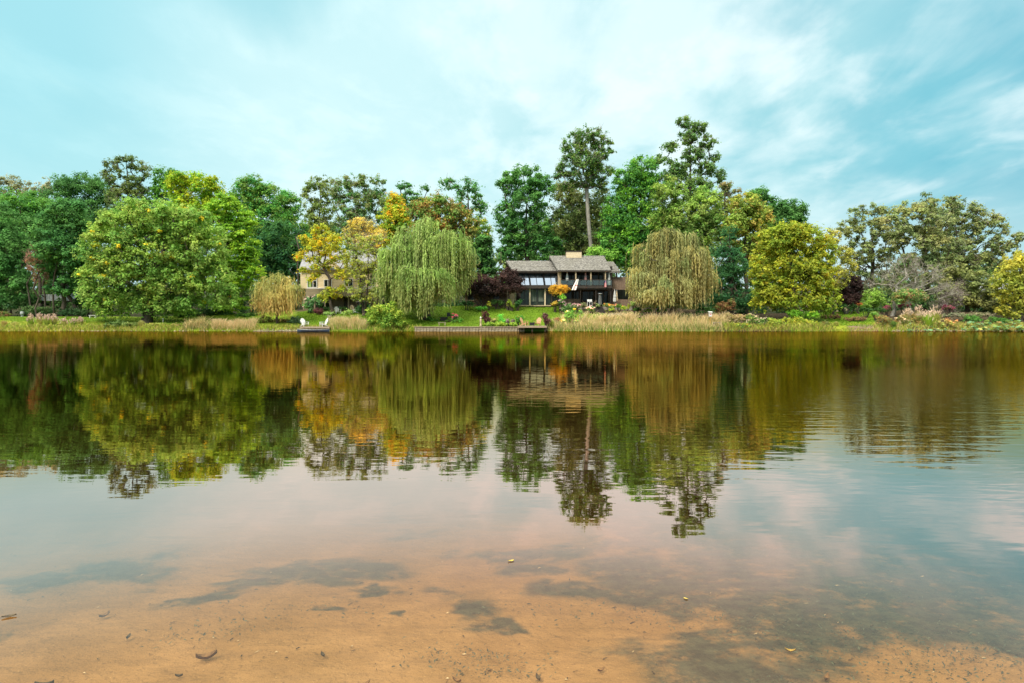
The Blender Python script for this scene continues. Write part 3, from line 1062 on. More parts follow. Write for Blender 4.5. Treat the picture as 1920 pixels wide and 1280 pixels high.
def blades(px0, px1, y0, y1, n, h0, h1, pal, w0=0.022, lean=0.22, seed=0, clumpy=0.6, water_ok=False, arc=0.0, tip=None, tufts=None):
    """upright grass or reed blades between two columns of the photo, distance range y0..y1 -> V,F,C"""
    rng = np.random.default_rng(seed + 900 + int(px0))
    Yb = rng.uniform(y0, y1, n)
    px = rng.uniform(px0, px1, n)
    x = (px - 960) / 1280 * Yb
    if tufts:
        tx = rng.uniform(X_(px0, y0), X_(px1, y1), tufts)
        ty = rng.uniform(y0, y1, tufts)
        kk = rng.integers(0, tufts, n)
        x = tx[kk] + rng.normal(0, 0.22, n)
        Yb = ty[kk] + rng.normal(0, 0.18, n)
    sy = shore_y(x)
    Yb = sy + (Yb - 92.0)
    z = np.maximum(gz(x, Yb), -0.12)
    dens_n = 0.5 + 0.5 * np.sin(x * 1.9 + 0.7 * Yb) * np.sin(x * 0.83 + 2)
    dens_n = dens_n * clumpy + (1 - clumpy)
    h = rng.uniform(h0, h1, n) * (0.55 + 0.6 * dens_n)
    ln = rng.normal(0, lean, (n, 2))
    b = np.stack([x, Yb, z], -1)
    d = np.concatenate([ln, np.ones((n, 1))], 1)
    mid = b + d * (h * 0.55)[:, None]
    tp = b + np.concatenate([ln * (1.6 + arc), np.full((n, 1), 1.0 - 0.12 * arc)], 1) * h[:, None]
    th = rng.uniform(0, PI, n)
    s = np.stack([np.cos(th), np.sin(th) * 0.6, np.zeros(n)], -1)
    V = np.empty((n, 6, 3))
    V[:, 0] = b - s * w0
    V[:, 1] = b + s * w0
    V[:, 2] = mid - s * w0 * 0.9
    V[:, 3] = mid + s * w0 * 0.9
    V[:, 4] = tp + s * w0 * 0.15
    V[:, 5] = tp - s * w0 * 0.15
    i = np.arange(n)[:, None] * 6
    F = np.concatenate([i + np.array([[0, 1, 3, 2]]), i + np.array([[2, 3, 4, 5]])])
    c = pick(pal, n, rng) * rng.uniform(0.75, 1.25, (n, 1))
    C = np.repeat(c, 6, axis=0).reshape(n, 6, 3).copy()
    if tip is not None:
        C[:, 4:] = np.array(tip) * rng.uniform(0.8, 1.15, (n, 1, 1))
    return V.reshape(-1, 3), F, C.reshape(-1, 3)


def join(parts):
    k, VV, FF, CC = 0, [], [], []
    for V, F, C in parts:
        VV.append(V); FF.append(F + k); CC.append(C); k += len(V)
    return np.concatenate(VV), np.concatenate(FF), np.concatenate(CC)


def tuft(label, px, Y, h, wpx, pal, plume=None, group=None, seed=0, n=420, name='grass_clump', lean=0.42):
    """fountain grass clump: arching blades from one crown, optional feathery plumes"""
    rng = np.random.default_rng(seed + int(px * 5))
    base = np.array(gp(px, Y, -0.03))
    R = wpx / 1280 * Y / 2
    root = thing(name, label, 'grass clump', tuple(base), group)

    def arcs(n, h, pal, w0, tilt):
        a = rng.uniform(0, 2 * PI, n)
        t = np.abs(rng.normal(0, tilt, n)).clip(0, 1.15)
        L = h * rng.uniform(0.7, 1.1, n)
        r0 = R * 0.35 * np.sqrt(rng.random(n))
        b = np.stack([np.cos(a) * r0, np.sin(a) * r0, np.zeros(n)], -1)
        hd = np.stack([np.cos(a), np.sin(a), np.zeros(n)], -1)
        rows = []
        s = np.cross(hd, (0, 0, 1.0)) + hd * rng.normal(0, .5, (n, 1))
        for q, wv in ((0, 1), (0.4, 1), (0.75, 0.8), (1.0, 0.25)):
            p = b + hd * (R * t * 1.1 * q ** 1.4 / 0.8)[:, None] + np.array((0, 0, 1.0)) * (L * (q - 0.42 * t * q ** 3))[:, None]
            rows += [p - s * w0 * wv, p + s * w0 * wv]
        V = np.stack(rows, 1)
        i = np.arange(n)[:, None] * 8
        F = np.concatenate([i + np.array([[2 * k, 2 * k + 1, 2 * k + 3, 2 * k + 2]]) for k in range(3)])
        c = np.repeat(pick(pal, n, rng) * rng.uniform(0.75, 1.25, (n, 1)), 8, axis=0)
        tips = V[:, 6]
        return (V.reshape(-1, 3), F, c), tips, hd

    A, tips, hd = arcs(n, h, pal, 0.016, lean)
    np_obj('foliage', A[0], A[1], M['grass'], root, C=A[2])
    if plume is not None:
        A, tips, hd = arcs(max(24, n // 9), h * 1.35, pal, 0.008, lean * 0.9)
        k = np.repeat(np.arange(len(tips)), 9)
        tt = rng.uniform(-0.30, 0.08, len(k))
        dirv = hd[k] * 0.45 + np.array((0, 0, 1.0))
        pos = tips[k] + dirv * tt[:, None] + rng.normal(0, 0.03, (len(k), 3))
        P2 = cards(pos, unit(len(k), rng), 0.10, 0.35, np.array(plume) * rng.uniform(0.75, 1.2, (len(k), 1)), rng, dirv + rng.normal(0, .3, (len(k), 3)))
        V, F, Cc = join([A, P2])
        np_obj('plume', V, F, M['grass'], root, C=Cc)
    return root

# ------------------------------------------------------------------ the trees of the far bank
# back row on the hill
T = tree
T('broadleaf_tree', 'thin grey-green treetop at the very edge of the wood above the round teal tree', 'tree', 145, [(10, 345, 32, 18), (42, 352, 22, 20), (-30, 350, 40, 30), (10, 400, 60, 40)], 12, GREYOL, cr=1.2, dens=0.55, per=70, seed=1)
T('broadleaf_tree', 'sparse brownish treetop with thin upright limbs beside the thin grey-green treetop', 'tree', 142, [(75, 355, 24, 22), (95, 348, 14, 14), (62, 385, 30, 30)], 78, GREYOL, cr=1.0, dens=0.45, per=60, seed=2, bare=8)
T('broadleaf_tree', 'dense teal green tree with a broad level top behind the leafy round tree', 'tree', 140, [(120, 350, 30, 24), (160, 347, 36, 24), (190, 362, 28, 30), (110, 390, 45, 40), (170, 410, 50, 50)], 150, TEAL, cr=1.4, dens=1.0, per=95, seed=3)
T('broadleaf_tree', 'tall open dark olive tree with forked trunks standing above the round green lakeside tree', 'tree', 136, [(212, 312, 18, 20), (240, 305, 24, 17), (268, 318, 18, 20), (228, 345, 34, 26), (262, 350, 26, 24), (240, 385, 45, 34), (200, 330, 12, 12)], 243, [(0.09, .13, .035), (0.12, .16, .04), (.07, .11, .03)], cr=1.0, dens=0.5, per=62, first=0.55, seed=4, bare=7, r0=0.4)
T('broadleaf_tree', 'open green tree with a ragged top between the forked olive tree and the yellow-green maple', 'tree', 138, [(300, 325, 18, 13), (325, 332, 22, 17), (305, 355, 32, 25), (310, 390, 40, 35)], 312, GREEN, cr=1.1, dens=0.7, per=70, seed=5)
T('maple_tree', 'bright yellow-green maple rising behind the round lakeside tree', 'maple', 126, [(345, 335, 32, 17), (385, 352, 34, 26), (330, 352, 24, 20), (410, 390, 30, 34), (365, 395, 45, 40), (345, 430, 40, 40)], 372, [(0.19, 0.30, 0.02), (0.26, 0.31, 0.02), (0.13, .26, .025), (.30, .31, .02)], cr=1.2, dens=1.0, per=95, seed=6)
T('broadleaf_tree', 'olive topped green tree with a dark green skirt behind the fan-shaped yellow-green tree', 'tree', 128, [(470, 350, 34, 20), (500, 372, 40, 32), (535, 392, 34, 34), (450, 378, 28, 28), (480, 420, 50, 44), (540, 440, 40, 40)], 500, [(0.09, .2, .03), (0.13, .2, .04), (.07, .22, .05)], cr=1.2, dens=1.0, per=95, seed=7)
T('broadleaf_tree', 'very dark green broad tree low behind the orange-gold tree', 'tree', 120, [(525, 452, 44, 46), (550, 495, 36, 45), (500, 490, 40, 45)], 530, [(0.04, 0.11, 0.03), (0.05, .13, .03), (.03, .09, .035)], cr=1.3, dens=1.1, per=95, seed=8)
T('broadleaf_tree', 'slender open olive green tree above the orange-gold tree', 'tree', 138, [(600, 345, 24, 18), (585, 365, 22, 24), (618, 365, 20, 24), (600, 400, 36, 30), (600, 440, 40, 34)], 597, OLIVE, cr=1.0, dens=0.55, per=66, first=0.5, seed=9, bare=7)
T('broadleaf_tree', 'open grey-green tree with pale limbs above the tan crowned tree', 'tree', 134, [(665, 338, 26, 16), (700, 355, 30, 26), (640, 358, 24, 26), (670, 385, 46, 32), (715, 392, 30, 30), (672, 425, 48, 30)], 668, [(0.12, .17, .05), (.08, .18, .05), (0.15, .17, .06)], cr=1.0, dens=0.62, per=72, first=0.45, bark='pale_bark', seed=10, bare=7)
T('maple_tree', 'tree turning yellow and orange at the top beside the large green willow', 'maple', 122, [(742, 385, 22, 22), (735, 410, 26, 26), (755, 420, 24, 34), (730, 440, 30, 30)], 745, [(0.30, .34, .03), (0.45, .30, .03), (.16, .28, .03)], cr=1.0, dens=1.0, per=80, seed=11)
T('pine_tree', 'dark teal conifer with a feathery top peeping over the woods behind the rust coloured tree', 'pine', 140, [(757, 350, 16, 12), (748, 372, 22, 16), (795, 354, 12, 9), (775, 380, 34, 22)], 762, TEAL, cr=1.0, dens=0.8, per=80, flat=0.35, seed=12)
T('maple_tree', 'rust and orange-brown crowned tree directly behind the large green willow', 'maple', 118, [(825, 382, 34, 20), (790, 395, 28, 22), (850, 405, 28, 28), (815, 425, 48, 36), (880, 420, 22, 30)], 825, RUST + [(0.12, .22, .04)], cr=1.1, dens=1.0, per=90, seed=13)
T('broadleaf_tree', 'open green tree leaning out above the rust coloured tree with sky through it', 'tree', 132, [(840, 345, 24, 14), (875, 348, 32, 20), (898, 372, 20, 26), (870, 385, 24, 26), (905, 400, 14, 26)], 888, [(0.08, .2, .05), (.06, .17, .05), (.11, .22, .04)], cr=0.95, dens=0.42, per=60, first=0.5, seed=14, bare=7)
T('broadleaf_tree', 'dark green tree between the large green willow and the big emerald tree', 'tree', 113, [(905, 460, 20, 28), (895, 485, 26, 30), (918, 500, 16, 26)], 905, DKGREEN + EMER, cr=0.9, dens=1.1, per=90, seed=15)
T('broadleaf_tree', 'yellow tinged tree low behind the right edge of the green willow', 'tree', 124, [(905, 435, 22, 26), (880, 450, 26, 30)], 895, [(0.18, .26, .04), (.3, .28, .05), (.1, .2, .04)], cr=1.0, dens=0.9, per=80, seed=16)
T('oak_tree', 'big emerald green tree left behind the shingle roofed house', 'oak', 124, [(985, 335, 42, 26), (955, 352, 26, 30), (1015, 350, 26, 26), (985, 385, 50, 38), (950, 410, 28, 34), (990, 440, 52, 40), (960, 465, 34, 34), (1025, 470, 40, 34)], 990, EMER, cr=1.15, dens=0.82, per=88, first=0.35, seed=17, r0=0.45)
T('poplar_tree', 'tall open poplar with a long pale bare trunk above the chimney', 'poplar', 120, [(1095, 258, 38, 20), (1075, 278, 26, 24), (1128, 280, 26, 28), (1095, 300, 46, 26), (1060, 318, 22, 18), (1130, 322, 24, 20), (1045, 332, 14, 9), (1095, 335, 34, 22), (1125, 350, 18, 14), (1065, 350, 16, 12)], 1111, [(0.08, .16, .035), (0.06, .13, .035), (.12, .18, .04)], cr=0.95, dens=0.66, per=62, bark='pale_bark', first=0.62, top=(1098, 262), seed=18, r0=0.36, bare=14, twigcol=(0.25, .22, .18))
T('broadleaf_tree', 'olive grey thin leaved tree standing under the tall poplar behind the roof', 'tree', 128, [(1060, 365, 30, 28), (1125, 385, 30, 36), (1085, 385, 30, 30), (1070, 415, 46, 36), (1115, 440, 42, 38), (1055, 455, 38, 30), (1090, 465, 40, 24)], 1075, [(0.15, .19, .06), (.12, .17, .05), (.18, .2, .07)], cr=1.1, dens=0.95, per=70, seed=19, bare=6)
T('oak_tree', 'dense bright green tree beside the right end of the shingle roof', 'oak', 116, [(1205, 315, 32, 26), (1180, 345, 34, 34), (1215, 365, 34, 40), (1165, 390, 34, 38), (1200, 420, 46, 42), (1150, 435, 30, 38), (1185, 475, 44, 32), (1230, 460, 36, 40)], 1190, BRIGHT[:2] + EMER[:2] + [(0.05, .17, .03)], cr=1.15, dens=1.0, per=95, seed=20, r0=0.45)
T('poplar_tree', 'tallest open tree with dark upright limbs rising above the yellow willow', 'poplar', 118, [(1282, 232, 16, 15), (1308, 238, 18, 16), (1290, 258, 22, 18), (1326, 268, 18, 16), (1258, 276, 18, 13), (1300, 290, 26, 18), (1342, 294, 15, 10), (1240, 300, 20, 14), (1275, 318, 26, 18), (1322, 320, 26, 16), (1350, 330, 16, 14), (1250, 340, 26, 20), (1300, 350, 40, 22)], 1292, [(0.08, .15, .04), (0.11, .18, .04), (.09, .17, .05)], cr=0.85, dens=0.72, per=66, first=0.42, top=(1296, 232), seed=21, r0=0.34, bare=12)
T('broadleaf_tree', 'yellowish olive tree filling in under the tallest open tree', 'tree', 112, [(1255, 370, 36, 36), (1320, 385, 38, 36), (1285, 410, 50, 36), (1345, 420, 26, 34), (1240, 410, 28, 34), (1300, 445, 44, 34)], 1300, OLIVE[:2] + [(0.2, .3, .05), (.14, .25, .05)], cr=1.1, dens=0.95, per=86, seed=22)
T('maple_tree', 'thin orange-brown treetop against the sky next to the tallest open tree', 'maple', 126, [(1362, 352, 20, 14), (1378, 375, 22, 24), (1355, 395, 20, 26)], 1372, [(0.22, .17, .06), (.2, .2, .06), (.14, .19, .06)], cr=0.9, dens=0.6, per=62, seed=23, bare=5)
T('maple_tree', 'olive and orange tree behind the golden lakeside tree', 'maple', 110, [(1398, 385, 34, 24), (1425, 405, 28, 30), (1375, 425, 28, 32), (1405, 440, 40, 36), (1425, 475, 34, 34)], 1400, [(0.23, .26, .045), (.18, .26, .045), (.28, .22, .05), (.16, .22, .04)], cr=1.0, dens=0.95, per=86, seed=24)
T('broadleaf_tree', 'emerald treetop showing behind the olive and orange tree', 'tree', 130, [(1425, 368, 22, 18), (1440, 385, 22, 22), (1445, 410, 22, 20)], 1432, EMER, cr=1.0, dens=1.0, per=85, seed=25)
T('broadleaf_tree', 'rounded blue-green tree last on the skyline before the gap of sky', 'tree', 128, [(1470, 390, 24, 18), (1492, 392, 22, 20), (1478, 415, 36, 26), (1465, 445, 36, 34), (1500, 440, 18, 26)], 1478, TEAL, cr=1.0, dens=1.0, per=85, seed=26)
T('pine_tree', 'dark green pine between the yellow willow and the golden tree', 'pine', 104, [(1368, 440, 18, 18), (1362, 475, 28, 24), (1385, 500, 32, 26), (1362, 525, 34, 28), (1385, 560, 38, 26), (1350, 565, 26, 24)], 1372, [(0.035, 0.11, 0.04), (0.05, .14, .045), (.03, .09, .035)], cr=0.9, dens=1.05, per=90, flat=0.45, leaf=0.2, asp=0.3, seed=27)
T('broadleaf_tree', 'golden yellow broad tree leaning over the reeds beside the birdhouse bank', 'tree', 97, [(1480, 436, 40, 22), (1450, 455, 34, 30), (1510, 450, 40, 30), (1545, 475, 26, 34), (1440, 500, 36, 36), (1490, 500, 52, 42), (1535, 520, 36, 38), (1440, 550, 32, 34), (1490, 560, 52, 32), (1545, 562, 30, 28)], 1493, [(0.27, .28, .022), (.20, .25, .025), (0.24, .25, .03), (.14, .20, .025)], cr=0.9, dens=1.0, per=92, leaf=0.2, seed=28, r0=0.3, accents=([(0.40, .31, .03)], 0.15))
T('broadleaf_tree', 'wispy yellow-olive boughs reaching out beside the golden tree over the purple maple', 'tree', 103, [(1560, 448, 22, 18), (1583, 480, 20, 22), (1570, 520, 26, 24), (1592, 500, 16, 20)], 1562, [(0.28, .27, .05), (.22, .24, .05)], cr=0.75, dens=0.85, per=60, leaf=0.18, seed=29, r0=0.16, bare=6)
T('broadleaf_tree', 'sparse grey-olive tree with sky showing through, first after the gap of sky', 'tree', 118, [(1605, 405, 24, 20), (1590, 430, 20, 20), (1640, 405, 26, 22), (1620, 440, 36, 28), (1660, 430, 30, 30), (1605, 480, 34, 28), (1640, 490, 34, 30), (1615, 525, 34, 24), (1655, 530, 30, 24)], 1632, [(0.16, .2, .07), (.19, .22, .08), (.14, .17, .06)], cr=0.75, dens=0.34, per=58, seed=30, bare=7, first=0.4)
T('broadleaf_tree', 'large open olive tree in the middle of the group above the bare grey tree', 'tree', 114, [(1700, 400, 34, 24), (1672, 425, 34, 32), (1740, 385, 22, 18), (1742, 415, 40, 34), (1710, 460, 52, 40), (1760, 470, 40, 40), (1730, 510, 50, 40)], 1735, [(0.19,.22,.08),(.16,.2,.07),(.22,.23,.09)], cr=0.8, dens=0.38, per=76, seed=31, bare=8, r0=0.4)
T('broadleaf_tree', 'wide spreading olive tree with a dark crown sloping down to the edge of the view', 'tree', 116, [(1785, 385, 26, 20), (1815, 405, 34, 30), (1855, 425, 34, 30), (1890, 450, 28, 26), (1790, 440, 44, 40), (1840, 470, 44, 36), (1880, 485, 34, 30), (1800, 510, 46, 44)], 1815, [(0.13, .17, .06), (.17, .2, .07), (0.19, .2, .08)], cr=0.8, dens=0.36, per=72, seed=32, bare=8, r0=0.4, first=0.35)
T('broadleaf_tree', 'two small dark tufted treetops poking above the olive trees', 'tree', 126, [(1738, 373, 15, 11), (1800, 382, 17, 12), (1770, 405, 36, 22), (1765, 440, 40, 30)], 1768, [(0.07, .11, .05), (.09, .13, .05)], cr=0.8, dens=0.4, per=66, seed=33, bare=8)
T('broadleaf_tree', 'yellow-olive tree at the edge of the view behind the lotus leaves', 'tree', 98, [(1915, 500, 34, 32), (1890, 535, 34, 32), (1935, 560, 40, 36), (1895, 575, 28, 24), (1960, 510, 40, 40)], 1912, [(0.27, .28, .04), (.22, .24, .04), (.32, .30, .05)], cr=0.9, dens=0.9, per=86, leaf=0.2, seed=34)
T('broadleaf_tree', 'drooping olive-yellow tree behind the clipped hedge', 'tree', 106, [(1800, 530, 34, 34), (1835, 545, 34, 34), (1780, 560, 30, 26), (1850, 575, 30, 18)], 1815, OLIVE2, cr=0.9, dens=0.8, per=80, seed=35)
T('bare_tree', 'leafless grey tree with a crooked trunk behind the plumed grasses', 'tree', 101, [(1690, 500, 46, 26), (1735, 515, 44, 26), (1650, 525, 30, 24), (1770, 550, 36, 26), (1700, 540, 40, 20)], 1672, GREYOL, cr=0.9, dens=0.75, per=0, bare=15, seed=36, r0=0.26, bark='pale_bark', first=0.3, wob=0.5, twigcol=(0.19, .175, .14), tw=0.022)
T('bare_tree', 'low purplish grey leafless tree beside the clipped hedge', 'tree', 102, [(1790, 550, 28, 24), (1770, 575, 26, 18)], 1782, GREYOL, cr=0.7, dens=0.9, per=0, bare=16, seed=37, r0=0.15, first=0.2, twigcol=(0.19, .155, .14), tw=0.018)
T('maple_tree', 'small round purple maple with two pale stems on the mown bank', 'maple', 104, [(1592, 533, 26, 18), (1575, 545, 18, 16), (1605, 548, 16, 16), (1590, 562, 24, 12)], 1587, PURPLE, cr=0.5, dens=1.2, per=70, leaf=0.14, seed=38, r0=0.12, bark='pale_bark', n_stems=2, first=0.3)
T('crape_myrtle', 'fan-shaped small green tree with several pale stems and rusty tips behind the plumed grasses', 'tree', 99, [(1700, 552, 24, 12), (1722, 556, 20, 12), (1685, 560, 16, 12)], 1712, [(0.10, .2, .05), (.14, .2, .06), (.25, .18, .08)], cr=0.5, dens=0.9, per=55, leaf=0.13, seed=39, r0=0.07, bark='pale_bark', n_stems=5, first=0.4)
T('broadleaf_tree', 'small light green tree between the purple maple and the bare grey tree', 'tree', 106, [(1635, 560, 22, 18), (1652, 570, 18, 14), (1620, 572, 16, 12)], 1640, [(0.2, .32, .06), (.16, .26, .05)], cr=0.6, dens=0.9, per=70, leaf=0.15, seed=40, r0=0.12)

# front row, left part
T('broadleaf_tree', 'teal green tree filling the corner at the edge of the view', 'tree', 112, [(-5, 420, 48, 40), (20, 470, 44, 40), (-10, 500, 44, 40), (35, 540, 30, 36), (0, 560, 40, 26)], 10, TEAL + EMER[:1], cr=1.2, dens=1.0, per=92, seed=41)
T('broadleaf_tree', 'mid green tree top behind the corner teal tree', 'tree', 122, [(40, 385, 52, 28), (80, 405, 34, 30), (-20, 388, 40, 30), (50, 430, 50, 36)], 48, EMER[:2] + GREEN[:1], cr=1.2, dens=1.0, per=92, seed=42)
T('broadleaf_tree', 'tall billowing sea-green tree standing between the reddish thin tree and the round lakeside tree', 'tree', 106, [(120, 398, 38, 26), (95, 420, 30, 28), (140, 430, 30, 34), (110, 460, 42, 38), (140, 490, 34, 34), (95, 495, 24, 28), (125, 535, 34, 22)], 118, [(0.06, .16, .042), (.08, .19, .045), (0.05, .13, .036)], cr=1.1, dens=1.05, per=92, seed=43)
T('broadleaf_tree', 'thin reddish brown half bare tree next to the deck house', 'tree', 104, [(72, 475, 20, 22), (62, 500, 18, 22), (78, 520, 16, 18)], 70, REDBR, cr=0.8, dens=0.5, per=26, leaf=0.16, seed=44, bare=22, r0=0.13, twigcol=(0.22, .13, .10))
T('broadleaf_tree', 'dark leaved tree over the deck house roof', 'tree', 110, [(150, 520, 26, 28), (165, 550, 22, 26), (95, 505, 26, 20)], 152, DKGREEN + TEAL[:1], cr=0.9, dens=1.0, per=85, seed=45)
T('round_tree', 'big round leafy green lakeside tree with yellow sprays and a split trunk', 'tree', 98, [(285, 405, 68, 36), (240, 430, 62, 44), (340, 420, 60, 42), (200, 470, 48, 46), (285, 470, 74, 54), (375, 470, 55, 50), (190, 520, 42, 42), (250, 530, 56, 44), (330, 530, 60, 44), (395, 520, 48, 44), (210, 570, 44, 28), (300, 570, 48, 26), (175, 555, 28, 30), (425, 560, 26, 28), (350, 572, 36, 22)], 278, [(0.15, .26, .045), (.19, .29, .055), (0.13, .24, .045), (.21, .28, .06)], cr=1.05, dens=0.95, per=110, leaf=0.20, flat=0.6, seed=46, r0=0.5, accents=([(0.50, .42, .03), (.45, .36, .03)], 0.10), n_stems=3, hollow=0.55, hang=0.12)
T('maple_tree', 'fan-shaped bright yellow-green tree with layered boughs beside the round lakeside tree', 'maple', 107, [(425, 390, 36, 26), (455, 415, 30, 24), (430, 440, 44, 26), (465, 465, 30, 22), (440, 485, 44, 24), (470, 510, 26, 20), (440, 530, 40, 26), (430, 565, 38, 24)], 430, [(0.17, 0.30, .025), (.23, .33, .025), (0.13, .25, .025)], cr=1.1, dens=0.95, per=100, leaf=0.22, flat=0.25, seed=47, up=0.8)
T('broadleaf_tree', 'orange-gold tree with a dark crooked trunk in front of the beige house', 'tree', 100, [(600, 436, 22, 16), (577, 450, 18, 14), (628, 452, 24, 18), (600, 465, 34, 20), (570, 480, 20, 14), (635, 480, 24, 18), (600, 495, 28, 14), (570, 505, 14, 10), (630, 545, 22, 16), (612, 555, 18, 12), (640, 515, 20, 16), (590, 520, 18, 12), (655, 490, 18, 16)], 625, GOLD + [(0.26, .30, .04)], cr=0.8, dens=0.8, per=62, leaf=0.17, seed=48, r0=0.24, first=0.25, accents=([(0.50, .26, .02)], 0.12))
T('broadleaf_tree', 'tan and brownish yellow rounded crown rising behind the thin green-yellow tree', 'tree', 112, [(680, 425, 30, 18), (705, 440, 22, 18), (660, 440, 20, 18), (690, 455, 34, 22)], 685, [(0.42, .33, .08), (.35, .29, .08), (.46, .36, .06)], cr=0.9, dens=0.8, per=66, leaf=0.17, seed=49, bare=8)
T('broadleaf_tree', 'thin green-yellow many-branched tree between the gold tree and the large green willow', 'tree', 99, [(665, 455, 26, 20), (700, 460, 26, 22), (680, 485, 38, 26), (665, 520, 28, 26), (700, 520, 30, 28), (680, 552, 30, 20)], 682, [(0.30, .30, .05), (.24, .28, .05), (0.2, .25, .05)], cr=0.8, dens=0.72, per=58, leaf=0.15, seed=50, r0=0.2, bare=8, n_stems=2)

# the three willows
willow('large green weeping willow hanging down to the water by the retaining wall', 97,
       [(808, 428, 28, 20), (768, 445, 30, 22, 1), (845, 450, 30, 22, -1), (872, 478, 18, 22, 0), (745, 478, 26, 26, -1), (805, 475, 40, 24), (728, 510, 20, 26, -1), (862, 505, 22, 22, 1), (775, 515, 32, 22, -3), (822, 522, 28, 20, -3)], 800,
       [(700, 585), (735, 588), (765, 612), (790, 612), (820, 590), (850, 585), (890, 540)], WILLOW_G, bunches=210, strands=13, seed=3, r0=0.5, tips=(0.25, 0.25, 0.085))
willow('big yellow-tan weeping willow behind the tall reeds', 99,
       [(1250, 442, 26, 18), (1285, 452, 26, 20, .5), (1218, 470, 26, 24, 1), (1300, 482, 28, 28, -1), (1255, 490, 48, 28), (1203, 520, 22, 22, -1), (1318, 522, 20, 22, 1), (1262, 535, 46, 22, -2), (1232, 550, 30, 14, -3)], 1262,
       [(1165, 545), (1185, 575), (1215, 592), (1300, 592), (1330, 580), (1350, 550)], WILLOW_Y, bunches=220, strands=13, seed=9, r0=0.42, tips=(0.30, 0.235, 0.09))
willow('small tan weeping willow with thin golden shoots beside the blue boat', 94.5,
       [(520, 525, 24, 16), (505, 540, 26, 18, 0.5), (540, 540, 22, 18, -0.5), (520, 555, 40, 18)], 520,
       [(465, 585), (480, 600), (520, 612), (550, 600), (568, 580)], [(0.25, .24, .07), (.31, .26, .08), (.22, .23, .07)], bunches=90, strands=12, wid=0.04, seed=12, r0=0.16, tips=(0.38, .23, .08), minlen=0.9, out_=0.7, spread=0.35)

# wood closing the view behind the named trees
rw = np.random.default_rng(77)
lob = []
TOPX = [-250, 0, 200, 400, 560, 700, 860, 930, 1000, 1200, 1350, 1500, 1545, 1600, 1750, 1900, 2200]
TOPY = [400, 395, 385, 390, 415, 400, 415, 455, 400, 400, 400, 440, 520, 520, 450, 500, 500]
for px in range(-260, 2200, 26):
    ty = float(np.interp(px, TOPX, TOPY)) + rw.uniform(-8, 22)
    yy = rw.uniform(150, 185)
    y = ty + 22
    while y < 580:
        lob.append((px + rw.uniform(-14, 14), y, rw.uniform(20, 30), rw.uniform(20, 28), yy - 165))
        y += 34
pts = lobe_points(lob, 165, 2.0, 1.9, rw, 0.4, 0.9)
pts = pts[pts[:, 2] > gz(pts[:, 0], pts[:, 1])]
Vw, Fw, Cw = clump_leaves(pts, 2.0 * rw.uniform(0.7, 1.3, len(pts)), 42, [(0.07, .13, .035), (.09, .16, .04), (.12, .16, .045), (.07, .13, .045)], 0.42, rw)
tag(np_obj('woodland', Vw, Fw, M['leaf'], C=Cw), 'solid dark green wood closing the hill behind the named trees', 'woodland', kind='stuff')
# slim forest trunks seen in the shade under the crowns
stk = [(8, 112), (22, 118), (48, 114), (60, 110), (88, 108.5), (103, 105), (166, 111), (430, 116), (452, 118), (556, 114), (912, 114), (935, 118), (1155, 118), (1350, 110)]
for i, (px, Y) in enumerate(stk):
    b0 = gp(px, Y, -0.1)
    h = random.uniform(9, 13)
    mb = MB(b0)
    pts_ = [b0 + Vector((random.uniform(-.25, .25) * k, 0, h * k / 5)) for k in range(6)]
    r_ = random.uniform(0.11, 0.17)
    mb.tube(pts_, [r_ * (1.25 - 0.14 * k) for k in range(6)], 7)
    for k in range(5):
        q = pts_[2 + k % 4] + Vector((0, 0, random.uniform(-.5, .5)))
        mb.tube([q, q + Vector((random.choice([-1, 1]) * 0.9, random.uniform(-.5, .5), 0.8)), q + Vector((random.choice([-1, 1]) * 1.6, 0, 1.5))], [0.05, 0.03, 0.01], 4)
    o = mb.build('tree_trunk', M['bark'], None, True)
    where = ['in the dark wood at the edge of the view', 'against the dark wood left of the deck house', 'beside the reddish thin tree', 'close by the deck house rail', 'in front of the deck house rail', 'standing on the lawn side of the deck house',
             'behind the yellow sprays of the round tree', 'in the shade of the fan-shaped tree', 'deep in the shade beside the small tan willow', 'at the corner of the beige house', 'beyond the purple maples', 'behind the house ridge', 'beside the small roof end', 'beside the dark pine'][i]
    tag(o, 'slim dark trunk ' + where, 'tree trunk', 'slim trunks in the shade of the wood')
# dense undergrowth below the wood edge
lob = []
for px in list(range(-120, 175, 15)) + list(range(350, 560, 14)) + list(range(700, 880, 16)) + list(range(1150, 1560, 14)) + list(range(1540, 1700, 16)) + list(range(1700, 2050, 18)):
    lob.append((px, rw.uniform(566, 584), 16, rw.uniform(14, 22), rw.uniform(-2, 3)))
pts = lobe_points(lob, 111, 0.8, 0.75, rw, 0.4, 0.9)
pts[:, 2] = np.maximum(pts[:, 2], gz(pts[:, 0], pts[:, 1]) + 0.3)
Vw, Fw, Cw = clump_leaves(pts, 0.8 * rw.uniform(0.7, 1.3, len(pts)), 42, DKGREEN + [(0.06, .10, .03)], 0.2, rw)
tag(np_obj('undergrowth', Vw, Fw, M['leaf'], C=Cw), 'dark bushy undergrowth along the foot of the wood', 'undergrowth', kind='stuff')

# ------------------------------------------------------------------ main house (shingle roofs, glass wing, balcony)
HY = 106.0
hb = gp(1045, HY)
house = thing('house', 'long brown lake house with grey shingle roofs, sloping glass wing and upper balcony', 'house', tuple(hb))


def hpart(name, m, parent, fn, smooth=False):
    """part of a house: geometry written in world coordinates, stored relative to the house"""
    mb = MB(house_org)
    fn(mb)
    return mb.build(name, m, parent, smooth)


house_org = hb
ZG = hb.z
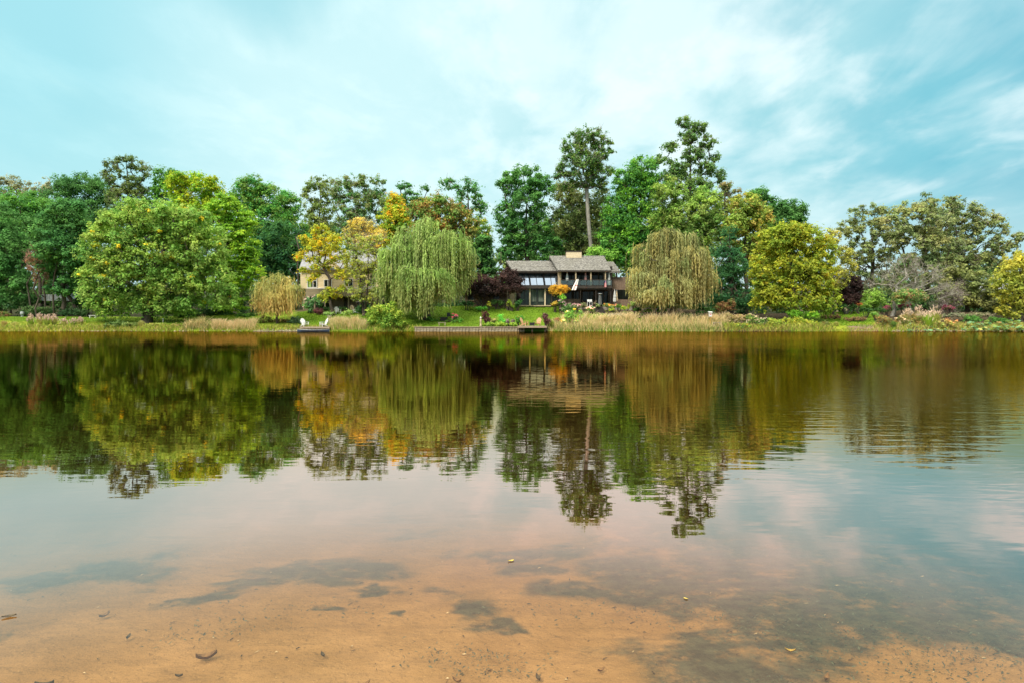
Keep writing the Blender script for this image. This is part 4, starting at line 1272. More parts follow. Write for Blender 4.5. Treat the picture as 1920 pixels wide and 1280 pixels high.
# walls: left brick wing, body behind glass, right body, extension
hpart('wall', M['brown_wall'], house, lambda b: b.pbox(872, 962, 543, 580, 106.6, 7))
hpart('wall', M['dark_wood'], house, lambda b: (b.pbox(968, 1046, 500, 580, 107.4, 6), b.pbox(948, 968, 508, 543, 107.9, 5.5)))
hpart('wall', M['dark_wood'], house, lambda b: b.pbox(1046, 1148, 500, 580, 107.8, 7.0))
hpart('wall', M['brown_wall'], house, lambda b: b.pbox(1148, 1200, 520, 582, 108.4, 6))


def roof_slab(b, eL, eR, eY, rL, rR, rY, ye, yr, back=5.0, t=0.28):
    a, c = at(eL, ye, eY), at(eR, ye, eY)
    d, e = at(rR, yr, rY), at(rL, yr, rY)
    b.slab(a, c, d, e, t)
    f = Vector((d.x, rY + back, d.z - 1.6)); g_ = Vector((e.x, rY + back, e.z - 1.6))
    b.slab(e + Vector((0, 0.004, 0)), d + Vector((0, 0.004, 0)), f, g_, t)


roof1 = hpart('roof', M['shingle'], house, lambda b: roof_slab(b, 962, 1052, 105.3, 949, 1050, 110.5, 508, 489.5))
roof2 = hpart('roof', M['shingle'], house, lambda b: roof_slab(b, 1046, 1146, 103.6, 1030, 1132, 109.6, 507, 480))
hpart('roof', M['shingle'], house, lambda b: roof_slab(b, 1143, 1163, 107.5, 1131, 1150, 111, 509, 491, 4))
hpart('roof', M['dark_wood'], house, lambda b: b.slab(at(866, 544, 105.6), at(966, 544, 105.6), at(962, 537, 109.6), at(872, 537, 109.6), 0.25))
hpart('fascia', M['dark_wood'], house, lambda b: (b.pbox(961, 1047, 508.3, 511.3, 105.22, 0.08), b.pbox(1046, 1146, 507.3, 510, 103.52, 0.08)))
# gable end of the high roof above the low one
hpart('gable', M['dark_wood'], house, lambda b: b.add([at(1046, 508, 104.2), at(1047, 508, 110.0), at(1034, 483, 109.6), at(1046, 511, 104.2) + Vector((0.1, 0, 0)), at(1047, 511, 110.0) + Vector((0.1, 0, 0)), at(1034, 485, 109.6) + Vector((0.1, 0, 0))], [(0, 1, 2), (5, 4, 3), (0, 3, 4, 1), (1, 4, 5, 2), (2, 5, 3, 0)]))
chim = hpart('chimney', M['cream'], house, lambda b: b.pbox(1062, 1090.5, 472.5, 484, 108.6, 1.6))
cp = MB(house_org); cp.pbox(1061.2, 1091.2, 470.8, 472.4, 108.52, 1.76); c_ = cp.build('cap', M['dark_wood'], chim); 
# glass wing
hpart('floor_edge', M['tan_post'], house, lambda b: b.pbox(974, 1033, 572.6, 574.6, 105.3, 0.5))
for x0, x1 in ((976, 992.0), (995, 1020.2), (1023, 1048)):
    w_ = hpart('window', M['lower_glass'], house, lambda b: b.pbox(x0, x1, 543.2, 572.4, 105.9, 0.05))
    if x0 == 995:
        for q in (995.6, 1009.5):
            mb = MB(house_org)
            n_ = 14
            for k in range(n_):
                u0 = q + 10.0 * k / n_
                mb.pbox(u0, u0 + 10.0 / n_ * 0.96, 543.8, 566, 105.82 - 0.03 * (k % 2), 0.03)
            mb.build('curtain', M['curtain'], w_)
    fr = MB(house_org)
    mid = (x0 + x1) / 2
    fr.pbox(mid - 0.35, mid + 0.35, 543.3, 572.3, 105.74, 0.06)
    fr.build('frame', M['dark_wood'], w_)
for x in (992.2, 1020.6):
    hpart('post', M['cream'], house, lambda b: b.pbox(x, x + 2.6, 541.5, 574, 105.2, 0.25))
hpart('post', M['dark_wood'], house, lambda b: b.pbox(1033.5, 1035, 541.5, 574, 105.25, 0.15))
hpart('pier', M['tan_post'], house, lambda b: b.pbox(953.5, 965.5, 537, 573, 105.7, 0.9))
hpart('beam', M['dark_wood'], house, lambda b: b.pbox(970, 1046.5, 535.2, 541.4, 104.7, 0.5))
hpart('beam', M['black'], house, lambda b: b.pbox(972, 1045.5, 511.4, 514.2, 105.9, 1.0))
sl = [(975, 991.5), (993.6, 1018.2), (1020.6, 1045.5)]
for i, (x0, x1) in enumerate(sl):
    a, c = at(x0 + 1.2, 535, 104.75), at(x1 + 1.2, 535, 104.75)
    d, e = at(x1 - 1.6, 514.2, 105.95), at(x0 - 1.6, 514.2, 105.95)
    pn = MB(house_org)
    pn.hexa([a, c, d, e], [p + Vector((0, 0.05, 0.04)) for p in (a, c, d, e)])
    # wind the visible face towards the lake
    w_ = pn.build('sloping_window', M['sky_pane'], house)
    fr = MB(house_org)
    for s_, wd in ((0.0, 0.8), (0.5, 0.35)) + (((1.0, 0.8),) if i == 2 else ()):
        p0 = a.lerp(c, s_) + Vector((0, -0.05, 0)); p1 = e.lerp(d, s_) + Vector((0, -0.05, 0))
        fr.tube([p0, p1], 0.045 * wd / 0.35, 4)
    fr.build('frame', M['black'], w_)
hpart('pillar', M['tan_post'], house, lambda b: b.pbox(1046.2, 1052.4, 508.8, 536.5, 104.4, 0.5))
# balcony with glazed rail
bal = hpart('balcony', M['dark_wood'], house, lambda b: (b.pbox(1050.5, 1148.0, 536.5, 541.2, 103.4, 4.3), b.pbox(1051.2, 1147.4, 541.3, 543.6, 103.6, 0.2)))
rl = MB(house_org)
for k in range(9):
    x = 1051.0 + k * 12.0
    rl.pbox(x, x + 0.8, 525.8, 536.4, 103.42, 0.08)
rl.pbox(1050.6, 1148, 524.8, 525.8, 103.38, 0.14)
rl.pbox(1050.6, 1148, 535.4, 536.0, 103.42, 0.06)
rl.build('rail', M['dark_wood'], bal)
for k in range(8):
    gl = MB(house_org)
    gl.pbox(1051.9 + k * 12.0, 1062.9 + k * 12.0, 526.2, 535.3, 103.45, 0.015)
    gl.build('glass_panel', M['rail_glass'], bal)
for x in (1078.5, 1106.8, 1134.0):
    hpart('post', M['tan_post'], house, lambda b: b.pbox(x, x + 2.3, 510.2, 536.2, 103.75, 0.2))
for x0, x1 in ((1055, 1077), (1082, 1105), (1110, 1132), (1136, 1146)):
    w_ = hpart('window', M['window'], house, lambda b: b.pbox(x0, x1, 512.5, 536, 107.72, 0.05))
    fr = MB(house_org)
    for x in (x0, (x0 + x1) / 2, x1 - .8):
        fr.pbox(x, x + 0.7, 512.6, 535.9, 107.64, 0.06)
    fr.build('frame', M['brown_wall'], w_)
for x in (1087.6, 1116.6, 1144.6):
    hpart('post', M['dark_wood'], house, lambda b: b.pbox(x, x + 1.5, 543.8, 575.5, 103.7, 0.18))
for x0, x1 in ((1056, 1072), (1076, 1086), (1092, 1113), (1120, 1142)):
    w_ = hpart('window', M['window'], house, lambda b: b.pbox(x0, x1, 547, 571, 107.74, 0.03))
    fr = MB(house_org)
    for x in (x0, (x0 + x1) / 2, x1 - .8):
        fr.pbox(x, x + 0.7, 547.1, 570.9, 107.66, 0.05)
    fr.build('frame', M['brown_wall'], w_)
hpart('low_wall', M['brown_wall'], house, lambda b: b.pbox(1050, 1087, 561, 576, 105.6, 0.3))
hpart('parapet', M['brown_wall'], house, lambda b: b.pbox(1148.4, 1182, 530.5, 543.0, 105.6, 0.3))
hpart('window', M['window'], house, lambda b: b.pbox(1150, 1180, 544, 561, 108.3, 0.06))
hpart('low_wall', M['brown_wall'], house, lambda b: b.pbox(1148.5, 1184, 562, 577, 105.8, 0.3))
for x0, x1, y0, y1 in ((877.5, 890, 548, 563), (925, 936, 549, 562)):
    w_ = hpart('window', M['window'], house, lambda b: b.pbox(x0, x1, y0, y1, 106.52, 0.07))
    fr = MB(house_org); fr.pbox(x0 - .8, x1 + .8, y1 + .1, y1 + 1.2, 106.42, 0.16); fr.build('sill', M['tan_post'], w_)
hpart('garden_wall', M['brown_wall'], house, lambda b: b.pbox(922, 958, 561, 577, 105.2, 0.3))
hpart('patio', M['stone'], house, lambda b: b.pbox(1050, 1186, 575.4, 582, 103.2, 5))


# closed parasols
def parasol(px, ytop, ybot, Y, m, label, pole_bot, w=4.0, name='parasol'):
    p1 = at(px, ytop, Y); p0 = at(px, ybot, Y); pb = at(px, pole_bot, Y)
    root = thing(name, label, 'parasol', tuple(pb), 'closed parasols on the house terraces')
    a = MB(pb); a.tube([pb, p1 + Vector((0, 0, .08))], 0.03, 6); a.build('pole', M['grey_white'], root, True)
    c = MB(pb)
    r = w / 1280 * Y / 2
    n = 16
    L = p1.z - p0.z
    rings = [(0.0, 0.05), (0.12, 0.35), (0.45, 0.7), (0.8, 1.0), (1.0, 0.88)]
    vs, fs = [], []
    for t, q in rings:
        for k in range(n):
            an = 2 * PI * k / n
            rr = r * q * (1.0 if k % 2 else 0.72)
            vs.append(p1 + Vector((math.cos(an) * rr, math.sin(an) * rr, -L * t)))
    for i in range(len(rings) - 1):
        for k in range(n):
            fs.append((i * n + k, i * n + (k + 1) % n, (i + 1) * n + (k + 1) % n, (i + 1) * n + k))
    fs.append(tuple(range(n))); fs.append(tuple((len(rings) - 1) * n + k for k in range(n - 1, -1, -1)))
    c.add(vs, fs); c.build('canopy', m, root)
    t = MB(pb); mid = p1.lerp(p0, 0.62)
    t.tube([mid + Vector((0, 0, -.04)), mid + Vector((0, 0, .04))], r * 0.9, 10); t.build('strap', M['grey_white'], root)
    return root


parasol(1063.5, 509.5, 527, 104.4, M['white_cloth'], 'closed white parasol on the balcony nearest the glass wing', 536.4, 5.5)
parasol(1098.0, 508.5, 525, 104.4, M['pink_cloth'], 'closed dusty pink parasol in the middle of the balcony', 536.4, 5.0)
parasol(1142.0, 510.5, 535, 104.4, M['white_cloth'], 'closed pale parasol at the far end of the balcony by the striped red banner', 536.4, 6.0)
parasol(1152.5, 543.5, 566, 104.0, M['white_cloth'], 'taller closed cream parasol on the lower terrace', 575.6, 6.0)
parasol(1156.5, 545, 565, 104.6, M['cream'], 'slim closed beige parasol tucked behind the cream one on the lower terrace', 575.6, 4.0)


# flags
def flag(px, py, Y, wpx, hpx, label, stripes, tilt, pole=True, name='flag'):
    p = at(px, py, Y)
    root = thing(name, label, 'flag', tuple(p))
    if pole:
        a = MB(p); a.tube([p + Vector((0.0, 0.5, -0.75)), p + Vector((0.1, -0.35, 0.2))], 0.02, 6); a.build('pole', M['white'], root)
    w_, h_ = wpx / 1280 * Y, hpx / 1280 * Y
    U, Vn = 12, 14
    vs, fs, cs = [], [], []
    for s in range(2):
        for j in range(Vn + 1):
            for i in range(U + 1):
                u, v = i / U, j / Vn
                x = (u - 0.5) * w_ * (0.55 + 0.45 * v) - tilt * v * h_
                y = -0.3 + 0.06 * math.sin(u * 9 + v * 3) + s * 0.012
                vs.append(p + Vector((x, y, -v * h_)))
                cs.append(stripes(u, v))
    W = U + 1
    o_ = W * (Vn + 1)
    for j in range(Vn):
        for i in range(U):
            q = j * W + i
            fs.append((q, q + W, q + W + 1, q + 1))
            fs.append((o_ + q, o_ + q + 1, o_ + q + W + 1, o_ + q + W))
    np_obj('cloth', np.array(vs) - np.array(p), np.array(fs), M['painted'], root, C=np.array(cs), smooth=True)


flag(1082.5, 524.5, 102.6, 8.5, 20, 'white flag with a red cross band hanging from the balcony rail', lambda u, v: (0.72, 0.16, 0.12) if (0.5 < v < 0.60 and u > .3) or (0.55 < u < 0.66 and v > 0.45) else (0.80, 0.76, 0.72), 0.35)
flag(1134.8, 527, 103.2, 3.5, 12, 'small red and white striped banner hanging on the balcony rail', lambda u, v: (0.1, 0.12, 0.35) if v < .3 and u < .5 else ((0.7, 0.12, 0.12) if int(u * 5) % 2 == 0 else (0.8, 0.74, 0.72)), 0.0)


# patio heater, bar set, outdoor chairs and tables
def heater(px, ytop, ybot, Y):
    b0, t0 = at(px, ybot, Y), at(px, ytop, Y)
    H = t0.z - b0.z
    root = thing('patio_heater', 'tall tapered silver patio heater on the lower terrace', 'patio heater', tuple(b0))
    a = MB(b0); a.tube([b0, b0 + Vector((0, 0, H * .22)), b0 + Vector((0, 0, H * .88))], [0.26, 0.26, 0.19], 4); a.build('body', M['metal'], root)
    c = MB(b0); c.tube([b0 + Vector((0, 0, H * .9)), b0 + Vector((0, 0, H * .97)), b0 + Vector((0, 0, H))], [0.22, 0.38, 0.30], 12); c.build('hood', M['metal'], root, True)
    d = MB(b0); d.tube([b0 + Vector((0, 0, H * .25)), b0 + Vector((0, 0, H * .86))], 0.10, 8); d.build('tube', M['grey_white'], root)


heater(1125, 550.5, 572, 103.6)


def bar_stool(p):
    root = thing('bar_stool', '', 'stool', tuple(p))
    s = MB(p); s.box(p.x - .19, p.x + .19, p.y - .19, p.y + .19, p.z + .72, p.z + .77); s.build('seat', M['white'], root)
    for sx in (-1, 1):
        for sy in (-1, 1):
            l = MB(p); l.tube([p + Vector((sx * .2, sy * .2, 0)), p + Vector((sx * .15, sy * .15, .72))], .02, 5); l.build('leg', M['white'], root)
    b = MB(p); b.box(p.x - .19, p.x + .19, p.y + .15, p.y + .19, p.z + .80, p.z + 1.1); b.build('backrest', M['white'], root)
    return root


for px, lab in ((1103.5, 'white bar stool on the lower terrace, the one nearer the orange topped shrub'), (1107.8, 'white bar stool on the lower terrace, the one nearer the silver heater')):
    s = bar_stool(Vector((at(px, 575, 103.9).x, 103.9, at(px, 575.4, 103.9).z)))
    s['label'] = lab
    s['group'] = 'white bar stools on the lower terrace'


def patio_chair(p, m, rz=0.0, label='', group=None):
    root = thing('patio_chair', label, 'chair', tuple(p), group, rz)
    o = Vector((0, 0, 0))
    s = MB(); s.box(-.25, .25, -.25, .22, .40, .45); s.build('seat', m, root)
    b = MB(); b.hexa([(-.25, .18, .45), (.25, .18, .45), (.25, .22, .45), (-.25, .22, .45)], [(-.25, .30, .95), (.25, .30, .95), (.25, .34, .95), (-.25, .34, .95)]); b.build('backrest', m, root)
    for sx in (-.23, .23):
        for sy in (-.23, .2):
            l = MB(); l.tube([(sx, sy, 0), (sx, sy, .4 if sy > 0 else .64)], .02, 5); l.build('leg', m, root)
        a = MB(); a.box(sx - .03, sx + .03, -.25, .2, .64, .67); a.build('armrest', m, root)
    return root


zb = at(1060, 536.4, 104.8).z
for i, (px, Y, rz, lab) in enumerate([(1072, 104.9, 2.4, 'dark patio chair on the balcony right behind the white flag'), (1089, 105.2, -1.4, 'dark patio chair on the balcony nearest the pink parasol'), (1106, 105.0, 1.5, 'dark patio chair on the balcony beyond the pink parasol'), (1117, 105.2, -1.5, 'dark patio chair on the balcony in front of the last wide window')]):
    patio_chair(Vector((X_(px, Y), Y, zb)), M['brown_wall'], rz, lab, 'dark chairs on the balcony')
for i, (px, Y, rz, lab) in enumerate([(1096, 104.4, 1.5, 'brown chair in the shade of the lower terrace by the stools'), (1113.5, 104.8, -1.2, 'tan wicker chair between the stools and the silver heater')]):
    patio_chair(Vector((X_(px, Y), Y, at(px, 575.4, Y).z)), M['tan_post'] if i else M['brown_wall'], rz, lab)
t = thing('patio_table', 'round dark table under the pink parasol on the balcony', 'table', (X_(1098, 104.6), 104.6, zb))
b = MB(); b.tube([(0, 0, .70), (0, 0, .74)], .55, 16); b.build('tabletop', M['brown_wall'], t)
b = MB(); b.tube([(0, 0, 0), (0, 0, .70)], .05, 8); b.build('leg', M['dark_wood'], t)

# garden steps
st = thing('garden_steps', 'dark wooden garden steps climbing between the flower beds to the terrace', 'steps', tuple(gp(1125, 101.5)))
so = gp(1125, 101.5)
for k in range(5):
    b = MB(so)
    b.pbox(1113 + k * 1.2, 1136 - k * 1.5, 586.5 - k * 3.0, 589.5 - k * 3.0 + 2.5, 100.6 + k * 0.55, 0.56)
    b.build('tread', M['dark_wood'], st)

# ------------------------------------------------------------------ beige house behind the gold tree
house_org = gp(640, 107)
h2 = thing('house', 'beige clapboard house half hidden behind the gold and green-yellow trees', 'house', tuple(house_org))
hpart('wall', M['siding'], h2, lambda b: (b.pbox(563.5, 716, 503.5, 541.5, 105.2, 0.3), b.pbox(563.5, 716, 503.5, 541.5, 105.52, 8)))
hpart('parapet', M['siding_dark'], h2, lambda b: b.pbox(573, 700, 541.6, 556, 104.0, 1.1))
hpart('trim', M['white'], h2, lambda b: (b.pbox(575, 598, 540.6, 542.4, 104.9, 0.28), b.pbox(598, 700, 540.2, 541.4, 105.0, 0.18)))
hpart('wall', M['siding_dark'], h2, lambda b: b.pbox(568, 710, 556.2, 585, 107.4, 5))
hpart('dormer', M['siding'], h2, lambda b: b.hexa([at(597, 503.4, 104.9), at(640, 503.4, 104.9), at(640, 503.4, 108), at(597, 503.4, 108)], [at(617, 486, 104.9), at(620, 486, 104.9), at(620, 486, 108), at(617, 486, 108)]))
rf = hpart('roof', M['slate'], h2, lambda b: roof_slab(b, 561, 718, 104.7, 572, 704, 110, 503.4, 470, 5))
for x0, x1, y0, y1 in ((576.5, 593.5, 522, 539), (608, 621.5, 525.5, 537.5), (646, 661, 524, 537.5), (671, 684, 524, 537.5), (690, 702, 524, 537.5)):
    w_ = hpart('window', M['window'], h2, lambda b: b.pbox(x0, x1, y0, y1, 105.12, 0.05))
    fr = MB(house_org)
    m_ = (x0 + x1) / 2 + (1.8 if x0 < 580 else 0)
    fr.pbox(x0 - 0.8, x0, y0 - .8, y1 + .8, 105.02, 0.15); fr.pbox(x1, x1 + 0.8, y0 - .8, y1 + .8, 105.02, 0.15)
    fr.pbox(x0, x1, y0 - .8, y0, 105.02, 0.15); fr.pbox(x0, x1, y1, y1 + .8, 105.02, 0.15)
    fr.pbox(m_ - .4, m_ + .4, y0, y1, 105.04, 0.06)
    if x0 < 580:
        fr.pbox(x0, x1, 526.4, 527.2, 105.04, 0.06)
    fr.build('frame', M['white'], w_)
    if x0 < 580:
        cu = MB(house_org); cu.pbox(578.5, 583.5, 528.5, 538.5, 105.06, 0.04); cu.build('curtain', M['green_cloth'], w_)
for x0, x1 in ((572, 588), (592, 607), (611, 619), (645, 655), (672, 688)):
    hpart('window', M['window'], h2, lambda b: b.pbox(x0, x1, 558, 577, 107.3, 0.08))
for x in (568.5, 588.5, 608.0, 652.3, 673.5, 683):
    hpart('post', M['siding_dark'], h2, lambda b: b.pbox(x, x + 2.2, 556.4, 582, 104.5, 0.22))
parasol(620.2, 557, 577, 103.4, M['green_cloth'], 'closed lime green parasol in front of the beige house', 584, 3.6)

# ------------------------------------------------------------------ small deck house in the wood
house_org = gp(105, 114)
h3 = thing('house', 'small grey-blue house with a white rail deck in the dark wood', 'house', tuple(house_org))
hpart('wall', mat('blue_siding', (0.20, 0.26, 0.28), (0.15, 0.2, 0.22), 3, 0.8), h3, lambda b: (b.pbox(101, 142, 541.5, 566, 117.5, 6), b.hexa([at(101, 541.4, 117.5), at(142, 541.4, 117.5), at(142, 541.4, 123), at(101, 541.4, 123)], [at(118, 530, 117.5), at(122, 530, 117.5), at(122, 530, 123), at(118, 530, 123)])))
hpart('roof', M['white'], h3, lambda b: (b.slab(at(98, 541.8, 116.9), at(119, 529.4, 116.9), at(119, 529.4, 123), at(98, 541.8, 123), 0.16), b.slab(at(121, 529.4, 116.9), at(145, 541.8, 116.9), at(145, 541.8, 123), at(121, 529.4, 123), 0.16)))
w_ = hpart('door', M['window'], h3, lambda b: b.pbox(107, 117, 546, 562, 117.4, 0.06))
fr = MB(house_org)
for x in (106.2, 111.4, 117.0): fr.pbox(x, x + .9, 545.2, 562, 117.3, 0.09)
fr.build('frame', M['white'], w_)
dk = hpart('deck', M['grey_white'], h3, lambda b: b.pbox(77, 129, 562.4, 564.4, 113.2, 4.2))
r_ = MB(house_org)
for k in range(60):
    x = 78 + k * 50.5 / 59
    r_.pbox(x, x + 0.38, 553.6, 562.3, 113.26, 0.03)
r_.pbox(77.6, 129, 552.9, 553.8, 113.22, 0.12)
for k in range(5): r_.pbox(77.8 + k * 12.5, 79 + k * 12.5, 552.4, 562.3, 113.2, 0.14)
r_.build('rail', M['grey_white'], dk)
for x in (80, 95, 111, 127):
    pz = gz(X_(x, 113.6), 113.6)
    b = MB(house_org); t0 = at(x, 564.5, 113.6); b.box(t0.x - .08, t0.x + .08, 113.5, 113.66, float(pz) - .2, t0.z); b.build('post', M['bark'], dk)
# open red parasol on the deck
pr = at(108, 562.3, 115.2)
par = thing('parasol', 'open red parasol shading the white rail deck', 'parasol', tuple(pr))
b = MB(pr); b.tube([pr, at(108, 539.6, 115.2)], 0.035, 6); b.build('pole', M['white'], par)
ap = at(108, 539.2, 115.2); b = MB(pr); vs = [ap]; fs = []
for k in range(8):
    a = 2 * PI * k / 8; vs.append(ap + Vector((math.cos(a) * 0.86, math.sin(a) * 0.86, -0.52)))
for k in range(8): fs.append((0, 1 + k, 1 + (k + 1) % 8))
n0 = len(vs); vs += [v + Vector((0, 0, -0.05)) for v in vs]
fs += [(n0, n0 + 1 + (k + 1) % 8, n0 + 1 + k) for k in range(8)] + [(1 + k, n0 + 1 + k, n0 + 1 + (k + 1) % 8, 1 + (k + 1) % 8) for k in range(8)]
b.add(vs, fs); b.build('canopy', M['red'], par)

# pale houses glimpsed through the trees further along the bank
house_org = gp(1862, 124)
h4 = thing('house', 'pale grey-green house glimpsed through the drooping trees by the hedge', 'house', tuple(house_org))
hpart('wall', M['grey_white'], h4, lambda b: b.pbox(1838, 1896, 548, 586, 124, 7))
hpart('roof', M['slate'], h4, lambda b: roof_slab(b, 1833, 1901, 123.4, 1840, 1894, 127.5, 548, 532, 5))
for x in (1845, 1858, 1872, 1886):
    w_ = hpart('window', M['window'], h4, lambda b: b.pbox(x, x + 6, 556, 568, 123.9, 0.15))
    fr = MB(house_org); fr.pbox(x - .6, x + 6.6, 568.1, 569, 123.8, 0.2); fr.build('sill', M['white'], w_)
house_org = gp(1560, 118)
h5 = thing('house', 'orange-tan gabled house mostly hidden behind the golden tree and purple maple', 'house', tuple(house_org))
hpart('wall', M['tan_post'], h5, lambda b: b.pbox(1520, 1612, 548, 590, 118, 7))
hpart('roof', M['slate'], h5, lambda b: roof_slab(b, 1516, 1616, 117.4, 1524, 1608, 122, 548, 528, 5))
for x in (1530, 1550, 1572, 1598):
    w_ = hpart('window', M['window'], h5, lambda b: b.pbox(x, x + 6, 556, 568, 117.9, 0.15))
    fr = MB(house_org); fr.pbox(x - .6, x + 6.6, 568.1, 569, 117.8, 0.2); fr.build('sill', M['white'], w_)

# ------------------------------------------------------------------ shoreline structures
# timber retaining wall
x0, x1 = X_(778, 91.2), X_(984, 91.2)
rw_o = Vector((x0, 91.0, 0))
wl = thing('retaining_wall', 'weathered timber retaining wall along the lawn at the waterline', 'retaining wall', tuple(rw_o))
zt = at(900, 613.2, 91).z
for k in range(3):
    b = MB(rw_o); za, zb_ = -0.3 + k * (zt + .22) / 3, -0.3 + (k + 1) * (zt + .22) / 3 - 0.03
    n_ = 6
    for j in range(n_):
        xa, xb = x0 + (x1 - x0) * j / n_, x0 + (x1 - x0) * (j + 1) / n_ - 0.03
        o_ = random.uniform(-.03, .03)
        b.box(xa, xb, 91.0 + o_, 91.25 + o_, za, zb_)
    b.build('board', M['timber'], wl)
b = MB(rw_o); b.box(x0 - .1, x1, 90.9, 91.5, zt - 0.07, zt + 0.02); b.build('coping', M['deck_wood'], wl)
for j in range(34):
    x = x0 + 0.2 + j * (x1 - x0 - .4) / 33
    pb_ = MB(rw_o)
    pb_.tube([(x, 90.9, -.5), (x, 90.9, zt - .1 + random.uniform(-.06, .02))], 0.06, 6)
    pb_.build('stake', M['timber'], wl)
# soil behind the wall
b = MB(); b.box(x0 - .1, x1 + 2.75, 91.5, 94.6, -0.4, zt - 0.04)
tag(b.build('bank', M['lawnfill'] if 'lawnfill' in M else mat('lawn_fill', (0.07, 0.17, 0.015), (0.05, 0.12, 0.015), 2, 0.95, 0.03), None), 'grass verge packed behind the timber wall', 'bank', kind='structure')


def dock(name, label, px0, px1, ydeck, Y0, dep, mtl, thick=0.12, skirt=None):
    a, c = at(px0, ydeck, Y0), at(px1, ydeck, Y0)
    o_ = Vector(((a.x + c.x) / 2, Y0 + dep / 2, 0))
    root = thing(name, label, 'dock', tuple(o_))
    b = MB(o_)
    n_ = int((c.x - a.x) / 0.16)
    for k in range(n_):
        xa = a.x + (c.x - a.x) * k / n_
        b.box(xa, xa + (c.x - a.x) / n_ - 0.012, Y0, Y0 + dep, a.z - 0.05, a.z + random.uniform(-.004, .004))
    b.build('decking', mtl, root)
    b = MB(o_); b.box(a.x, c.x, Y0 - 0.05, Y0 - 0.005, a.z - 0.24, a.z - 0.01); b.build('fascia', mtl, root)
    for sx in (0.06, 0.5, 0.94):
        for yy in (Y0 + 0.25, Y0 + dep - 0.3):
            x = a.x + (c.x - a.x) * sx
            b = MB(o_); b.tube([(x, yy, -1.6), (x, yy, a.z - 0.06)], 0.09, 8); b.build('pile', M['dark_wood'], root)
    return root, a, c


d1, a1, c1 = dock('dock', 'small grey wooden dock with two wooden chairs beside the tall reeds', 970.5, 1025.5, 611.6, 90.0, 2.2, M['deck_wood'])
d2, a2, c2 = dock('dock', 'low brown wooden landing with two white chairs above the blue boat', 562, 618, 613.0, 91.4, 2.2, M['deck_wood'])


def adirondack(p, m, rz, label, group, s=1.0):
    root = thing('adirondack_chair', label, 'chair', tuple(p), group, rz)
    root.scale = (s, s, s)
    b = MB()
    for k in range(5):   # seat slats sloping back
        y = -0.28 + k * 0.115
        z = 0.36 - k * 0.035
        b.box(-.27, .27, y, y + .10, z, z + .022)
    b.build('seat', m, root)
    b = MB()
    for k in range(5):   # fan back with a rounded top
        u = (k - 2)
        h = 0.80 - 0.05 * u * u
        xb, xt = u * 0.095, u * 0.135
        b.hexa([(xb - .044, .24, .22), (xb + .044, .24, .22), (xb + .044, .262, .22), (xb - .044, .262, .22)],
               [(xt - .06, .24 + .38 * h, .22 + h), (xt + .06, .24 + .38 * h, .22 + h), (xt + .06, .262 + .38 * h, .22 + h), (xt - .06, .262 + .38 * h, .22 + h)])
    b.build('backrest', m, root)
    for sx in (-1, 1):
        b = MB(); b.box(sx * .33 - .06, sx * .33 + .06, -.36, .36, .54, .565); b.build('armrest', m, root)
        b = MB(); b.box(sx * .31 - .015, sx * .31 + .015, -.34, -.24, 0, .54); b.build('leg', m, root)
        b = MB(); b.hexa([(sx * .285 - .012, -.3, .26), (sx * .285 + .012, -.3, .26), (sx * .285 + .012, .5, 0.0), (sx * .285 - .012, .5, 0.0)],
                         [(sx * .285 - .012, -.3, .36), (sx * .285 + .012, -.3, .36), (sx * .285 + .012, .5, .09), (sx * .285 - .012, .5, .09)]); b.build('leg', m, root)
    return root


# chairs keep clear of one another; +x rotation turns them to half profile as seen from the lake
adirondack(Vector((X_(571.5, 92.3), 92.3, a2.z)), M['white'], math.radians(50), 'white slatted chair on the landing, facing the other one, nearer the tan willow', 'white chairs on the landing', 1.12)
adirondack(Vector((X_(606.5, 92.3), 92.3, a2.z)), M['white'], math.radians(-50), 'white slatted chair on the landing nearer the stepping stones', 'white chairs on the landing', 1.12)
adirondack(gp(633.5, 101.0), M['white'], math.radians(35), 'white slatted chair on the lawn next to the crooked trunk', 'white chairs on the lawn', 1.1)
adirondack(gp(667, 101.0), M['white'], math.radians(-80), 'white slatted chair on the lawn turned sideways near the dark shrub', 'white chairs on the lawn', 1.1)
adirondack(gp(661, 102.3), M['tan_post'], math.radians(20), 'tan slatted chair half hidden behind the grey-green mounds', None, 1.0)
adirondack(Vector((X_(983.5, 91.2), 91.2, a1.z)), M['chair_wood'], math.radians(60), 'orange-brown slatted chair on the dock nearer the flowers', 'wooden chairs on the dock', 1.1)
adirondack(Vector((X_(1008, 91.2), 91.2, a1.z)), M['chair_wood'], math.radians(-25), 'orange-brown slatted chair on the dock nearer the tall reeds', 'wooden chairs on the dock', 1.1)
p = Vector((X_(997.5, 91.2), 91.2, a1.z))
t = thing('side_table', 'low black box table between the two wooden dock chairs', 'side table', tuple(p))
b = MB(); b.box(-.36, .36, -.25, .25, .40, .45); b.build('tabletop', M['black'], t)
b = MB(); b.box(-.33, .33, -.22, .22, .05, .395); b.build('body', M['black'], t)
for sx in (-.28, .28):
    b = MB(); b.box(sx - .04, sx + .04, -.2, .2, 0, .046); b.build('leg', M['black'], t)

